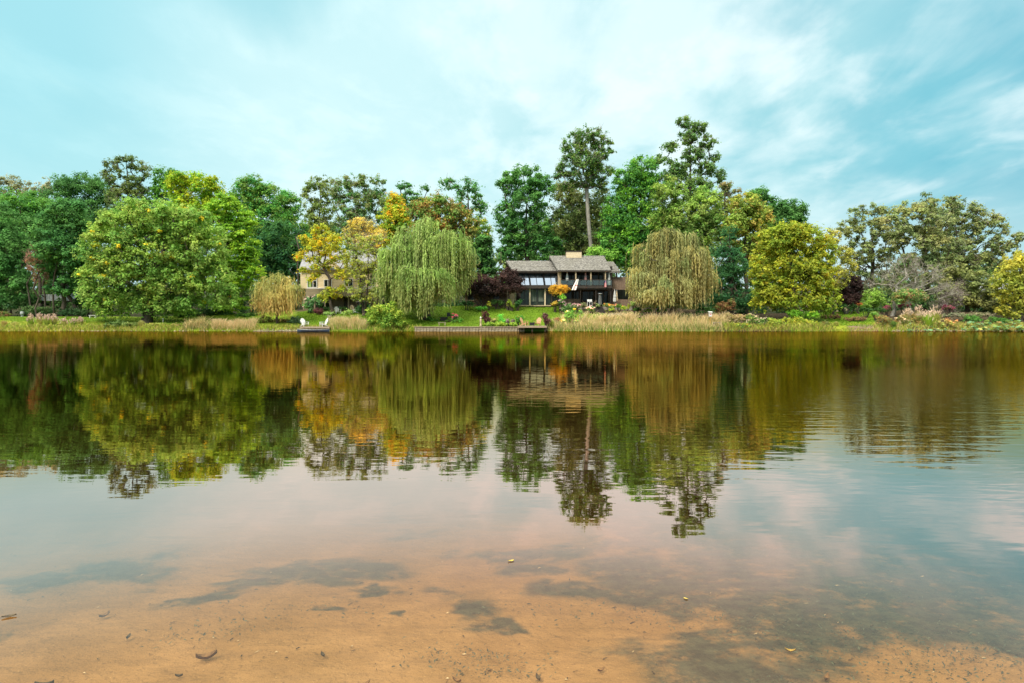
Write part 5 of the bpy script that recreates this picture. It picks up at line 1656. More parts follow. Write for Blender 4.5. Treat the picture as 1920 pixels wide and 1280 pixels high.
# blue boat moored to the landing
bo = Vector((X_(587.5, 90.4), 90.4, 0.0))
boat = thing('boat', 'flat blue boat with a pale rim moored in front of the landing', 'boat', tuple(bo))
L = 61 / 1280 * 90.4
prof, n = [], 16
vs, fs = [], []
for i in range(n + 1):
    u = -1 + 2 * i / n
    wdt = 0.42 * (1 - abs(u) ** 3.2) ** 0.6 + 0.02
    sheer = 0.20 + 0.10 * u * u
    for (yy, zz) in ((-wdt, sheer), (-wdt * .85, 0.02), (-wdt * .4, -0.12), (wdt * .4, -0.12), (wdt * .85, 0.02), (wdt, sheer)):
        vs.append((u * L / 2, yy, zz))
for i in range(n):
    for k in range(5):
        q = i * 6 + k
        fs.append((q, q + 6, q + 7, q + 1))
fs += [(0, 1, 2, 3, 4, 5), tuple(n * 6 + k for k in (5, 4, 3, 2, 1, 0))]
b = MB(); b.add(vs, fs); b.build('hull', M['blue'], boat, True)
b = MB(); vs2 = []
for i in range(n + 1):
    v1, v2 = vs[i * 6], vs[i * 6 + 5]
    vs2 += [(v1[0], v1[1] - .03, v1[2]), (v2[0], v2[1] + .03, v2[2]), (v2[0], v2[1] + .03, v2[2] + .05), (v1[0], v1[1] - .03, v1[2] + .05)]
f2 = []
for i in range(n):
    q = i * 4
    for k in range(4): f2.append((q + k, q + 4 + k, q + 4 + (k + 1) % 4, q + (k + 1) % 4))
f2 += [(0, 1, 2, 3), (n * 4 + 3, n * 4 + 2, n * 4 + 1, n * 4)]
b.add(vs2, f2); b.build('deck', M['grey_white'], boat)

# stepping stones from the landing
for i in range(7):
    p = gp(612 + i * 1.6 + 2.0 * math.sin(i), 94.4 + i * 0.95, 0.0)
    b = MB(p); b.tube([p - Vector((0, 0, .05)), p + Vector((0, 0, .07)), p + Vector((0, 0, .09))], [0.36, 0.34, 0.28], 9)
    o = b.build('stepping_stone', M['stone'], None)
    tag(o, 'flat tan stepping stone in the path climbing from the white chair landing', 'stepping stone', 'stepping stones up the lawn')

# birdhouse on a post
p = gp(1331.5, 92.8, -0.1)
bh = thing('birdhouse', 'white birdhouse on a yellow wooden post above the reeds', 'birdhouse', tuple(p))
zt_, zb_ = at(1331.5, 585, 92.8).z, at(1331.5, 594, 92.8).z
b = MB(p); b.box(p.x - .07, p.x + .07, p.y - .07, p.y + .07, p.z, zb_); b.build('post', M['yellow_wood'], bh)
b = MB(p); b.hexa([(p.x - .17, p.y - .17, zb_), (p.x + .17, p.y - .17, zb_), (p.x + .17, p.y + .17, zb_), (p.x - .17, p.y + .17, zb_)], [(p.x - .20, p.y - .20, zt_ - .1), (p.x + .20, p.y - .20, zt_ - .1), (p.x + .20, p.y + .2, zt_ - .02), (p.x - .20, p.y + .2, zt_ - .02)]); bx_ = b.build('box', M['white'], bh)
b = MB(p); b.box(p.x - .06, p.x + .06, p.y - .205, p.y - .19, zb_ + .22, zb_ + .36); b.build('hole', M['red'], bx_)
b = MB(p); b.slab((p.x - .27, p.y - .3, zt_ - .06), (p.x + .27, p.y - .3, zt_ - .06), (p.x + .27, p.y + .27, zt_ + .03), (p.x - .27, p.y + .27, zt_ + .03), .04); b.build('roof', M['white'], bh)


def bench(px, Y, w_, h_, m, label, name='bench'):
    p = gp(px, Y)
    r = thing(name, label, 'bench', tuple(p))
    b = MB(); b.box(-w_ / 2, w_ / 2, -.2, .2, h_ - .06, h_); b.build('seat', m, r)
    for sx in (-1, 1):
        b = MB(); b.box(sx * (w_ / 2 - .15) - .05, sx * (w_ / 2 - .15) + .05, -.17, .17, 0, h_ - .062); b.build('leg', m, r)


bench(1343, 92.6, 1.0, 0.55, M['timber'], 'low plank bench in the weeds beside the birdhouse')
bench(829, 92.0 + 1.4, 1.1, 0.45, M['deck_wood'], 'small grey plank bench at the edge of the lawn under the willow')
bench(175, 103.5, 1.1, 0.42, M['white'], 'low white bench on the lawn edge beside the yellow sprays of the round tree')

# dark seat and fire table under the willow
patio_chair(gp(842, 97.2), M['black'], 0.3, 'high backed black chair beside the pink flowers under the willow')
p = gp(832, 96.2)
t = thing('fire_table', 'square black fire table on the lawn under the willow', 'table', tuple(p))
b = MB(); b.box(-.6, .6, -.45, .45, .42, .50); b.build('tabletop', M['black'], t)
b = MB(); b.box(-.45, .45, -.32, .32, 0, .418); b.build('base', M['black'], t)

# carved white post and small garden things
p = gp(901.5, 92.2 + .6)
sc_ = thing('statue', 'slim white carved garden figure on a plinth beside the dark red shrub', 'statue', tuple(p))
b = MB(); b.tube([(0, 0, 0), (0, 0, .12), (0, 0, .16), (0, 0, .5), (0, 0, .9), (0, 0, 1.02), (0, 0, 1.05)], [.2, .2, .13, .12, .16, .1, .05], 10); b.build('body', M['tan_post'], sc_, True)
b = MB(); b.tube([(0, 0, 1.04), (0, 0, 1.1), (0, 0, 1.2), (0, 0, 1.28), (0, 0, 1.32)], [.05, .11, .13, .09, .02], 10); b.build('head', M['white'], sc_, True)
p = gp(306, 97.5)
lt = thing('garden_light', 'small white bollard light on the lawn beside the split trunk', 'light', tuple(p))
b = MB(); b.tube([(0, 0, 0), (0, 0, .5)], .04, 8); b.build('post', M['white'], lt)
b = MB(); b.tube([(0, 0, .5), (0, 0, .52), (0, 0, .6), (0, 0, .64)], [.05, .11, .10, .03], 10); b.build('cap', M['white'], lt)
p = gp(42.5, 104.5)
st_ = thing('garden_ornament', 'round grey-white garden ball on a low foot behind the grass clumps', 'ornament', tuple(p))
b = MB(); b.tube([(0, 0, 0), (0, 0, .1), (0, 0, .14)], [.2, .2, .08], 10); b.build('base', M['grey_white'], st_)
b = MB(); b.tube([(0, 0, .14 + .36 * (1 - math.cos(PI * k / 10))) for k in range(11)], [max(.02, .3 * math.sin(PI * k / 10)) for k in range(11)], 14); b.build('body', M['grey_white'], st_, True)

# ------------------------------------------------------------------ purple and orange maples by the house
tree('maple_tree', 'wide dark purple maple in front of the brick wing, next to the glass wing', 'maple', 103, [(952, 518, 24, 14), (935, 530, 18, 13), (970, 528, 16, 10), (956, 540, 28, 11), (938, 548, 14, 8)], 953, PURPLE, cr=0.55, dens=1.15, per=64, leaf=0.14, seed=60, r0=0.14, n_stems=3, first=0.3)
tree('maple_tree', 'dark purple maple in front of the brick wing, next to the green willow', 'maple', 103.5, [(900, 525, 26, 14), (885, 535, 18, 14), (915, 535, 20, 14), (902, 548, 26, 12)], 902, PURPLE, cr=0.55, dens=1.1, per=62, leaf=0.14, seed=61, r0=0.13, n_stems=3, first=0.3)
tree('maple_tree', 'small flat topped orange maple in front of the glass wing corner', 'maple', 102.6, [(1040, 541, 12, 7), (1056, 541, 12, 7), (1048, 546, 15, 7)], 1049, ORANGE, cr=0.4, dens=1.5, per=60, leaf=0.11, seed=62, r0=0.06, first=0.4)
tree('broadleaf_tree', 'pale green leafy shrub tree standing behind the hidden end of the roof', 'tree', 113, [(1115, 475, 20, 14), (1140, 480, 20, 14)], 1125, [(0.16, .3, .05), (.2, .34, .06)], cr=0.7, dens=1.0, per=70, leaf=0.18, seed=63)

# ------------------------------------------------------------------ shrubs, each its own
S = shrub
WET = [(0.20, 0.24, 0.04), (0.14, 0.20, 0.04), (0.26, .25, .06)]
S('bush', 'big green-yellow bush leaning over the water beside the willow', 92.6, [(722, 580, 24, 16), (700, 592, 20, 16), (742, 592, 22, 18), (720, 604, 38, 14), (735, 608, 30, 10)], [(0.22, .30, .04), (.30, .33, .05), (0.13, .22, .03)], leaf=0.16, per=48, cr=0.6, seed=1)
S('shrub', 'mound of purplish red leaves on the lawn before the beige house', 100.0, [(598, 584, 13, 7)], [(0.16, .05, .05), (.11, .04, .04)], seed=2, dens=1.4, leaf=.09)
S('shrub', 'clipped dark green mound next to the stone steps at the tan willow', 95.2, [(552, 603, 14, 10), (563, 606, 10, 8)], [(0.06, .12, .06), (.09, .15, .08)], seed=3, dens=1.2)
S('shrub', 'brownish green hedge under the small tan willow', 95.6, [(495, 600, 20, 9), (482, 604, 14, 8), (520, 606, 14, 8), (535, 604, 10, 8)], WET + BROWN[:1], seed=4)
S('shrub', 'sea-green shrub with pinkish plumes beside the purplish red mound', 101.5, [(578, 572, 12, 12), (590, 562, 12, 10), (584, 582, 10, 6), (600, 570, 8, 12)], [(0.13, .25, .10), (.16, .28, .09)], seed=5, accents=([(0.5, .36, .32)], .22))
S('shrub', 'grey-green low mound left of the white lawn chair', 99.8, [(620, 588, 10, 4.5), (612, 588, 7, 4)], SAGE, seed=6, dens=1.4)
S('shrub', 'grey-green low mounds between the two white lawn chairs', 100.4, [(645, 588, 8, 4.2), (656, 586, 9, 5)], SAGE, seed=7, dens=1.4)
S('shrub', 'dark green rounded shrub beside the sideways white chair', 101.0, [(683, 576, 12, 10), (675, 582, 9, 7)], [(0.045, .12, .04), (.06, .15, .05)], seed=8, dens=1.3)
S('shrub', 'low dark clipped shrubs under the posts of the beige house', 103.0, [(640, 580, 14, 5), (612, 579, 10, 5)], DKGREEN, seed=9)
S('shrub', 'dark bushy shrub at the foot of the fan-shaped tree', 103, [(470, 596, 16, 10), (452, 600, 14, 8), (488, 592, 12, 8)], DKGREEN + GREEN[:1], seed=10, cr=.45, leaf=.14)
S('shrub', 'bright pink flowering shrub beside the black chair under the willow', 97.0, [(852, 594, 8, 5)], PINK[:2] + [(0.1, .2, .05)], seed=11, dens=1.6, accents=([(0.75, .2, .3)], .6))
S('shrub', 'leafy green skirt of plants around the fire table', 95.8, [(850, 603, 14, 3.5), (815, 604, 8, 4), (805, 598, 8, 6)], GREEN, seed=12)
S('shrub', 'tall dark burgundy shrub beside the white carved figure', 92.9, [(910, 592, 8, 10), (913, 600, 8, 7)], [(0.09, .035, .03), (.06, .03, .025)], seed=13, dens=1.5, cr=.25)
S('shrub', 'brown and olive grass-like shrub on the verge by the burgundy shrub', 93.0, [(925, 602, 9, 6)], [(0.25, .22, .08), (.2, .22, .07)], seed=14, dens=1.4)
S('flower_clump', 'upright green iris-like plant in the verge border', 92.9, [(939, 596, 6, 9), (942, 604, 7, 5)], [(0.12, .38, .06), (.16, .42, .06)], seed=15, dens=1.5, asp=.25, cat='plant', leaf=.14)
S('shrub', 'dusty purple low shrub in the verge border', 93.0, [(952, 602, 8, 4.5), (962, 603, 6, 4)], [(0.22, .13, .13), (.18, .13, .10)], seed=16, dens=1.4)
S('flower_clump', 'green plant with red flowers behind the wooden dock chair', 93.2, [(970, 600, 7, 7), (978, 598, 6, 7)], GREEN + [(0.15, .3, .05)], seed=17, dens=1.4, accents=([(0.7, .10, .04)], .25), cat='plant')
S('flower_clump', 'lime green ground cover along the top of the timber wall', 92.3, [(918, 608.5, 12, 2.6), (940, 608.5, 14, 2.6), (962, 608.5, 10, 2.6)], LIME, seed=18, dens=1.6, cr=.2, cat='plant')
S('shrub', 'dark burgundy leaved shrub beside the dock chair nearer the reeds', 93.0, [(1022, 594, 7, 7), (1026, 602, 7, 7)], [(0.10, .04, .04), (.07, .04, .03), (.2, .1, .1)], seed=19, dens=1.5, cr=.25)
S('shrub', 'rusty brown small shrub at the end of the reeds', 94.5, [(1045, 599, 8, 4)], [(0.28, .13, .06), (.2, .12, .05)], seed=20, dens=1.4)
S('flower_clump', 'tall green canna-like plant with yellow flowers above the reeds', 94.5, [(1066, 593, 9, 11), (1075, 590, 7, 10), (1062, 603, 11, 7), (1078, 602, 8, 7)], [(0.14, .30, .05), (.2, .34, .06)], seed=21, dens=1.3, asp=.35, leaf=.15, accents=([(0.75, .55, .08), (.8, .7, .3)], .25), cat='plant')
S('shrub', 'dark green plant with lime tips between the yellow flowers and the steps', 95.5, [(1091, 595, 8, 8), (1087, 585, 5, 6)], [(0.08, .17, .04), (.3, .45, .05)], seed=22, dens=1.3)
FL = [
    (1048, 102.0, [(1041, 570, 8, 5)], [(0.55, .34, .05), (.4, .3, .06)], 'golden orange low shrub at the corner of the glass wing', None),
    (1054, 102.2, [(1054, 558, 8, 6)], [(0.25, .45, .06), (.18, .35, .05)], 'bright green leafy plant under the orange maple', None),
    (1053, 101.3, [(1053, 567, 8, 5), (1058, 574, 9, 4)], GREEN, 'pink flowering shrub nearest the glass wing', (PINK[:2], .55)),
    (1072, 100.6, [(1068, 576, 12, 7), (1058, 580, 10, 6)], [(0.13, .2, .06), (.1, .17, .05)], 'grey-green leafy shrub with a few pink blooms in the bed', (PINK[:1], .15)),
    (1082, 101.2, [(1080, 575, 10, 6)], [(0.12, .16, .06), (.15, .18, .07)], 'dusty rose flowering mound in the middle of the bed', ([(0.5, .3, .3), (.6, .4, .38)], .55)),
    (1096, 101.6, [(1095, 572, 8, 6)], [(0.12, .15, .06), (.2, .18, .1)], 'olive grey shrub in the bed before the bar stools', None),
    (1108, 100.4, [(1108, 580, 9, 4.5)], GREEN, 'pale pink flower mound beside the garden steps', ([(0.78, .55, .5), (.72, .42, .42)], .7)),
    (1118, 102.2, [(1119, 573, 6, 4)], [(0.16, .2, .07)], 'small grey-green shrub at the foot of the silver heater', None),
    (1142, 101.8, [(1139, 573, 8, 5), (1148, 576, 8, 4)], [(0.16, .22, .07), (.2, .24, .08)], 'orange tipped bedding plants right of the steps', ([(0.6, .3, .06)], .35)),
    (1158, 101.6, [(1160, 575, 9, 4.5)], GREEN, 'low green shrub with salmon flowers under the cream parasol', ([(0.6, .3, .18)], .3)),
    (1148, 100.6, [(1147, 580, 6, 2.6)], LIME, 'flat lime hosta beside the steps', None),
    (1170, 101.0, [(1168, 578, 8, 3.2), (1178, 575, 5, 4)], LIME, 'clump of pale green hostas before the low terrace wall', None),
    (1185, 102.5, [(1188, 570, 8, 7)], SAGE, 'tall grey-green shrub at the end of the terrace wall', None),
    (1195, 101.2, [(1195, 580, 10, 4)], DKGREEN + GREEN[:1], 'dark low shrub under the edge of the yellow willow', None),
]
for i, (px, Y, lo, pal, lab, acc) in enumerate(FL):
    S('flower_clump' if acc else 'shrub', lab, Y, lo, pal, seed=30 + i, dens=1.4, cr=.25, leaf=.10, accents=acc, cat='flowers' if acc else 'shrub')
FL = [
    (98.6, [(1213, 581.5, 8, 4.2), (1220, 583, 6, 3)], 'lilac pink flower mound under the yellow willow, the larger of the two', (LILAC, .95), GREEN, 'flowers'),
    (98.8, [(1236, 582, 7, 3), (1246, 582, 5, 2.4)], 'lilac pink flower mound under the yellow willow, the smaller and flatter one', (LILAC, .9), GREEN, 'flowers'),
    (98.2, [(1172, 587, 6, 3.5), (1183, 588, 6, 3.0)], 'small round olive shrub on the stone edge', None, OLIVE, 'shrub'),
    (98.2, [(1200, 588, 8, 3.6)], 'flat brown-green shrub on the stone edge under the willow', None, OLIVE + BROWN[:1], 'shrub'),
    (97.0, [(1290, 592, 12, 6), (1275, 590, 8, 5)], 'spiky dark green shrub at the foot of the yellow willow', None, DKGREEN + GREEN[:1], 'shrub'),
    (97.5, [(1312, 588, 12, 7), (1330, 582, 12, 8)], 'deep green rhododendron behind the birdhouse', None, DKGREEN, 'shrub'),
    (99.0, [(1352, 575, 14, 12), (1370, 572, 14, 12), (1345, 588, 12, 8)], 'brown leaved tangled shrub below the dark pine', None, BROWN + OLIVE[:1], 'shrub'),
    (94.4, [(1365, 596, 16, 12), (1385, 598, 16, 10), (1350, 604, 12, 8)], 'wild brown seed-headed weeds bush beside the plank bench', None, [(0.26, .19, .10), (.2, .2, .06), (.3, .24, .14)], 'bush'),
    (93.6, [(1410, 600, 16, 12), (1425, 606, 16, 10)], 'tangled green bush with grey seed tufts at the waterline', ([(0.45, .36, .26)], .3), [(0.14, .22, .05), (.2, .25, .06), (.1, .17, .04)], 'bush'),
    (93.0, [(1390, 612, 18, 6), (1360, 613, 16, 5)], 'low yellow-green weeds spilling over the bank', ([(0.5, .42, .05)], .2), [(0.2, .3, .04), (.12, .2, .04)], 'bush'),
    (93.2, [(1450, 606, 16, 10), (1475, 604, 18, 11), (1500, 604, 18, 11), (1525, 606, 14, 9)], 'yellow-green thicket at the waterline under the golden tree', None, [(0.30, .32, .04), (.20, .27, .04), (.36, .34, .05)], 'bush'),
    (95.0, [(1490, 588, 18, 8), (1520, 590, 16, 8)], 'bright green leafy undergrowth at the trunk of the golden tree', None, BRIGHT[:2] + [(0.25, .42, .04)], 'bush'),
    (92.9, [(1548, 608, 9, 7), (1540, 613, 8, 5)], 'brown-olive grassy shrub at the end of the thicket', None, OLIVE2 + BROWN[:1], 'shrub'),
    (99.5, [(1552, 594.5, 14, 3.2), (1572, 595, 10, 3.0)], 'reddish clipped hedge on the mown bank, the longer row', None, [(0.17, .09, .05), (.13, .09, .05)], 'hedge'),
    (97.5, [(1594, 598, 12, 4), (1608, 598, 12, 4), (1618, 598, 8, 3.8)], 'brown-red clipped hedge on the mown bank, the nearer row', None, [(0.19, .11, .05), (.14, .10, .05)], 'hedge'),
    (93.6, [(1655, 603, 14, 14), (1668, 606, 12, 12)], 'rusty brown rounded grassy bush, first beyond the mown bank', None, [(0.25, .14, .05), (.2, .15, .05), (.15, .16, .05)], 'bush'),
    (93.9, [(1690, 602, 12, 12), (1700, 608, 10, 8)], 'brown and green bush with straw seed heads at the waterline', ([(0.5, .38, .24)], .35), [(0.2, .16, .06), (.14, .18, .05)], 'bush'),
    (93.9, [(1718, 601, 14, 13), (1728, 608, 10, 9)], 'rusty olive bush before the bright fountain grass', None, [(0.24, .16, .05), (.18, .18, .05)], 'bush'),
    (93.4, [(1760, 609, 12, 8), (1780, 606, 12, 7)], 'orange tinted low bush at the waterline past the fountain grass', ([(0.5, .25, .12)], .3), [(0.3, .24, .08), (.2, .24, .06)], 'bush'),
    (97.5, [(1782, 592, 16, 5.5), (1806, 591, 16, 5.5), (1830, 591, 16, 5.5), (1854, 591, 14, 5.5)], 'long grey-brown clipped hedge behind the round green shrubs', None, [(0.17, .15, .10), (.15, .17, .09)], 'hedge'),
    (96.0, [(1824, 598, 17, 9)], 'round deep green shrub before the long hedge, the larger one', None, [(0.06, .15, .03), (.08, .18, .035)], 'shrub'),
    (95.8, [(1864, 600, 10, 7), (1878, 601, 10, 6)], 'round deep green shrub before the long hedge, the smaller pair-shaped one', None, [(0.06, .15, .03), (.08, .18, .035)], 'shrub'),
    (100.5, [(1662, 578, 7, 5)], 'crimson flowering shrub at the trunk of the bare grey tree', (MAGENTA[:2], .8), MAGENTA, 'flowers'),
    (100.8, [(1690, 574, 7, 4), (1704, 573, 5, 3)], 'small crimson flower mound behind the crape myrtle stems', (MAGENTA[:2], .8), MAGENTA, 'flowers'),
    (100.2, [(1775, 577, 9, 4.5), (1786, 579, 6, 3.5)], 'crimson-pink flowering shrub at the end of the plumed grasses', (MAGENTA[:2], .9), MAGENTA, 'flowers'),
    (99.5, [(1628, 582, 9, 5), (1616, 580, 6, 4)], 'dark green mound beside the path up the mown bank', None, DKGREEN, 'shrub'),
    (99.5, [(1654, 582, 9, 4.5)], 'low dark green mound before the bare grey tree', None, DKGREEN, 'shrub'),
    (103, [(1580, 575, 10, 6), (1600, 574, 8, 6)], 'dark evergreen shrub at the foot of the purple maple', None, DKGREEN, 'shrub'),
    (103, [(1609, 571, 8, 4)], 'orange-red leaved small shrub near the purple maple', None, [(0.4, .14, .05), (.3, .14, .06)], 'shrub'),
    (97, [(1640, 588, 8, 4), (1646, 594, 6, 4)], 'green-grey rockery plant by the mulch path', None, SAGE + GREEN, 'shrub'),
    (94.2, [(228, 607, 16, 9), (205, 610, 14, 7), (250, 610, 16, 7)], 'bushy dark green growth under the round lakeside tree at the waterline', None, [(0.13, .19, .05), (.17, .2, .06), (.1, .15, .04)], 'bush'),
    (94.0, [(280, 612, 12, 6), (300, 611, 12, 6)], 'olive yellow scrub right under the split trunk', None, [(0.26, .25, .06), (.2, .24, .05)], 'bush'),
    (94.0, [(332, 613, 12, 4.5), (350, 612, 9, 4)], 'reddish brown waterline scrub beside the tan reeds', None, [(0.22, .17, .07), (.26, .24, .07)], 'bush'),
    (104, [(5, 592, 14, 10), (-12, 588, 14, 12)], 'rusty green shrub at the very edge of the view', None, BROWN[:1] + [(0.14, .2, .05)], 'shrub'),
    (106, [(60, 582, 18, 10), (85, 584, 18, 10)], 'deep green hedge-like shrub behind the plumed grasses', None, [(0.05, .10, .035), (.07, .12, .04)], 'shrub'),
    (106, [(125, 584, 18, 9), (150, 586, 14, 8)], 'dark shrub under the deck house posts', None, [(0.05, .10, .035)], 'shrub'),
    (105, [(350, 590, 22, 10), (390, 588, 20, 12), (420, 588, 20, 10)], 'wide dark shrub in the shade behind the round tree', None, DKGREEN, 'shrub'),
    (103.5, [(926, 567, 8, 6), (940, 568, 8, 6)], 'green shrub against the garden wall of the brick wing', None, [(0.10, .18, .05)], 'shrub'),
    (102.5, [(955, 568, 6, 8), (962, 572, 5, 5)], 'yellow-green spiky plant at the tan pier', None, LIME + [(0.4, .42, .06)], 'plant'),
    (102.8, [(973, 566, 8, 6), (968, 574, 7, 3)], 'dark green round shrub at the corner of the glass wing', None, [(0.05, .14, .04), (.07, .17, .05)], 'shrub'),
    (101.5, [(898, 578, 9, 4), (908, 578, 6, 3)], 'low bright green plant in the mulch bed under the purple maple', None, [(0.12, .32, .05)], 'plant'),
    (102.0, [(917, 570, 3.5, 5)], 'small yellow-leaved plant in the mulch bed', None, [(0.5, .5, .08)], 'plant'),
    (102.5, [(880, 570, 12, 6), (870, 566, 8, 6)], 'dark shrub at the brick wall beside the willow fronds', None, DKGREEN, 'shrub'),
    (95.2, [(864, 601, 6, 5)], 'bright green leafy plant on the lawn beside the willow fronds', None, [(0.14, .34, .05)], 'plant'),
]
for i, (Y, lo, lab, acc, pal, cat) in enumerate(FL):
    big = max(L[2] for L in lo) > 11
    S({'hedge': 'hedge', 'flowers': 'flower_clump', 'plant': 'garden_plant'}.get(cat, cat), lab, Y, lo, pal, seed=60 + i, dens=1.25 if big else 1.5, cr=.34 if big else .24, leaf=.12 if big else .09, accents=acc, cat=cat)

# ------------------------------------------------------------------ ornamental grass clumps
GR = [(0.42, .40, .12), (.34, .36, .08), (.5, .44, .18)]
GG = [(0.22, .34, .05), (.3, .36, .07), (.36, .36, .1)]
PL = (0.55, .40, .32)
for px, Y, h, wpx, pal, pl, lab in [
    (58, 94.2, 1.15, 15, GG, PL, 'round bright green grass clump with pink-brown plumes, farthest along the lawn edge'),
    (75, 94.6, 1.25, 14, GR, PL, 'straw coloured plumed grass clump beside the bright green one'),
    (88, 94.1, 1.15, 17, GG, PL, 'widest olive grass clump with a spray of plumes'),
    (102, 95.0, 1.1, 14, GR, PL, 'pale plumed grass clump behind the widest one'),
    (121, 94.2, .85, 13, GR, PL, 'low straw grass mound in the middle of the lawn edge'),
    (138, 94.2, .8, 14, GG, PL, 'low olive grass mound before the yellow sprays'),
    (8, 94.0, .8, 14, [(0.42, .30, .12), (.36, .32, .1)], None, 'brownish grass mound nearest the edge of the view'),
    (28, 94.0, .75, 16, GR, None, 'flat yellowish grass mound beside the brownish one'),
    (152, 94.6, .9, 12, GR, PL, 'thin plumed grass tuft next to the low white bench'),
    (265, 93.8, .9, 16, GR, None, 'yellow grass tussock beneath the round lakeside tree'),
    (1738, 93.5, 1.75, 30, [(0.30, .42, .04), (.22, .36, .05)], (0.68, .52, .40), 'bright green fountain grass with tall cream plumes'),
    (1752, 94.8, 1.9, 26, [(0.36, .36, .10), (.3, .34, .06)], (0.68, .52, .40), 'tall straw plumed grass behind the bright fountain grass'),
    (1700, 95.2, 1.6, 20, [(0.36, .30, .12)], (0.6, .46, .34), 'straw brown plumed grass before the crape myrtle'),
    (1722, 95.4, 1.9, 20, [(0.36, .30, .12), (.25, .25, .08)], (0.66, .50, .38), 'upright plumed grass between the rusty bushes'),
    (1675, 92.7, .9, 14, [(0.12, .22, .05), (.16, .26, .06)], None, 'dark green rushes at the waterline by the rusty bush'),
    (1568, 93.0, .7, 10, GR, None, 'short straw tuft at the edge of the mown bank'),
    (1035, 93.3, 1.1, 12, GG, None, 'green grass tuft where the reeds begin')]:
    tuft(lab, px, Y, h, wpx, pal, pl, 'ornamental grass clumps along the shore', n=340)

# ------------------------------------------------------------------ reeds and shore weeds
REED = [(0.52, .39, .18), (.42, .34, .15), (.60, .46, .24), (.26, .28, .08)]
V1 = join([blades(1024, 1352, 92.3, 94.6, 3000, .3, .95, REED, w0=.024, seed=1, tip=(.60, .44, .26)),
           blades(1024, 1352, 91.9, 92.6, 2600, .3, .9, REED + OLIVE, w0=.024, seed=2),
           blades(1060, 1352, 93.5, 95.0, 3000, .8, 1.75, REED, w0=.03, seed=3, tip=(.78, .58, .34), tufts=70)])
tag(np_obj('reeds', V1[0], V1[1], M['grass'], C=V1[2]), 'long belt of tall tan reeds along the bank before the yellow willow', 'reeds', kind='stuff')
V1 = join([blades(395, 482, 92.2, 93.8, 2600, .5, 1.2, REED, w0=.024, seed=4, tip=(.6, .44, .26)),
           blades(340, 400, 92.2, 93.4, 1100, .3, .9, REED + OLIVE2, w0=.024, seed=5, tufts=16),
           blades(345, 378, 92.4, 93.4, 300, 1.0, 1.5, REED, w0=.024, seed=6, tufts=5)])
tag(np_obj('reeds', V1[0], V1[1], M['grass'], C=V1[2]), 'pale straw reeds between the round tree and the tan willow', 'reeds', kind='stuff')
V1 = join([blades(620, 692, 92.2, 94.2, 2600, .5, 1.25, REED + GG, w0=.024, seed=7, tip=(.6, .44, .26)),
           blades(625, 690, 94.2, 96.5, 900, .4, .9, GG, w0=.024, seed=8, tufts=14),
           blades(660, 676, 93, 94.2, 200, 1.2, 1.8, REED, w0=.022, seed=9, tufts=5)])
tag(np_obj('reeds', V1[0], V1[1], M['grass'], C=V1[2]), 'tan and green reeds between the landing and the leaning bush', 'reeds', kind='stuff')
WEED = [(0.26, .34, .04), (.38, .38, .06), (.16, .25, .03), (.46, .38, .12), (.22, .16, .06)]
V1 = join([blades(-160, 345, 91.9, 93.2, 6500, .15, .5, WEED, w0=.03, seed=10, lean=.35),
           blades(345, 640, 91.9, 93.0, 2500, .15, .5, WEED, w0=.03, seed=11, lean=.35),
           blades(690, 790, 91.9, 93.0, 900, .15, .5, WEED, w0=.03, seed=12, lean=.35),
           blades(1352, 1560, 91.9, 93.2, 2600, .2, .7, WEED, w0=.03, seed=13, lean=.35),
           blades(1560, 1640, 91.9, 92.5, 500, .08, .25, WEED, w0=.03, seed=14, lean=.35),
           blades(1640, 2100, 91.9, 93.6, 5200, .2, .7, WEED + REED[:1], w0=.03, seed=15, lean=.35)])
tag(np_obj('shore_grass', V1[0], V1[1], M['grass'], C=V1[2]), 'ragged grass and weeds fringing the waterline', 'grass', kind='stuff')
LG = [(0.11, .21, .015), (.13, .235, .018), (.16, .23, .02)]
V1 = join([blades(-120, 470, 93, 104, 9000, .05, .16, LG + [(0.2, .26, .03)], w0=.05, seed=20, lean=.5),
           blades(560, 700, 94, 103, 4500, .05, .15, LG, w0=.05, seed=21, lean=.5),
           blades(700, 1160, 93, 106.5, 14000, .04, .13, LG, w0=.05, seed=22, lean=.5),
           blades(1550, 1640, 93, 106, 3000, .05, .14, LG, w0=.05, seed=23, lean=.5)])
tag(np_obj('lawn_grass', V1[0], V1[1], M['grass'], C=V1[2]), 'short mown lawn grass', 'grass', kind='stuff')

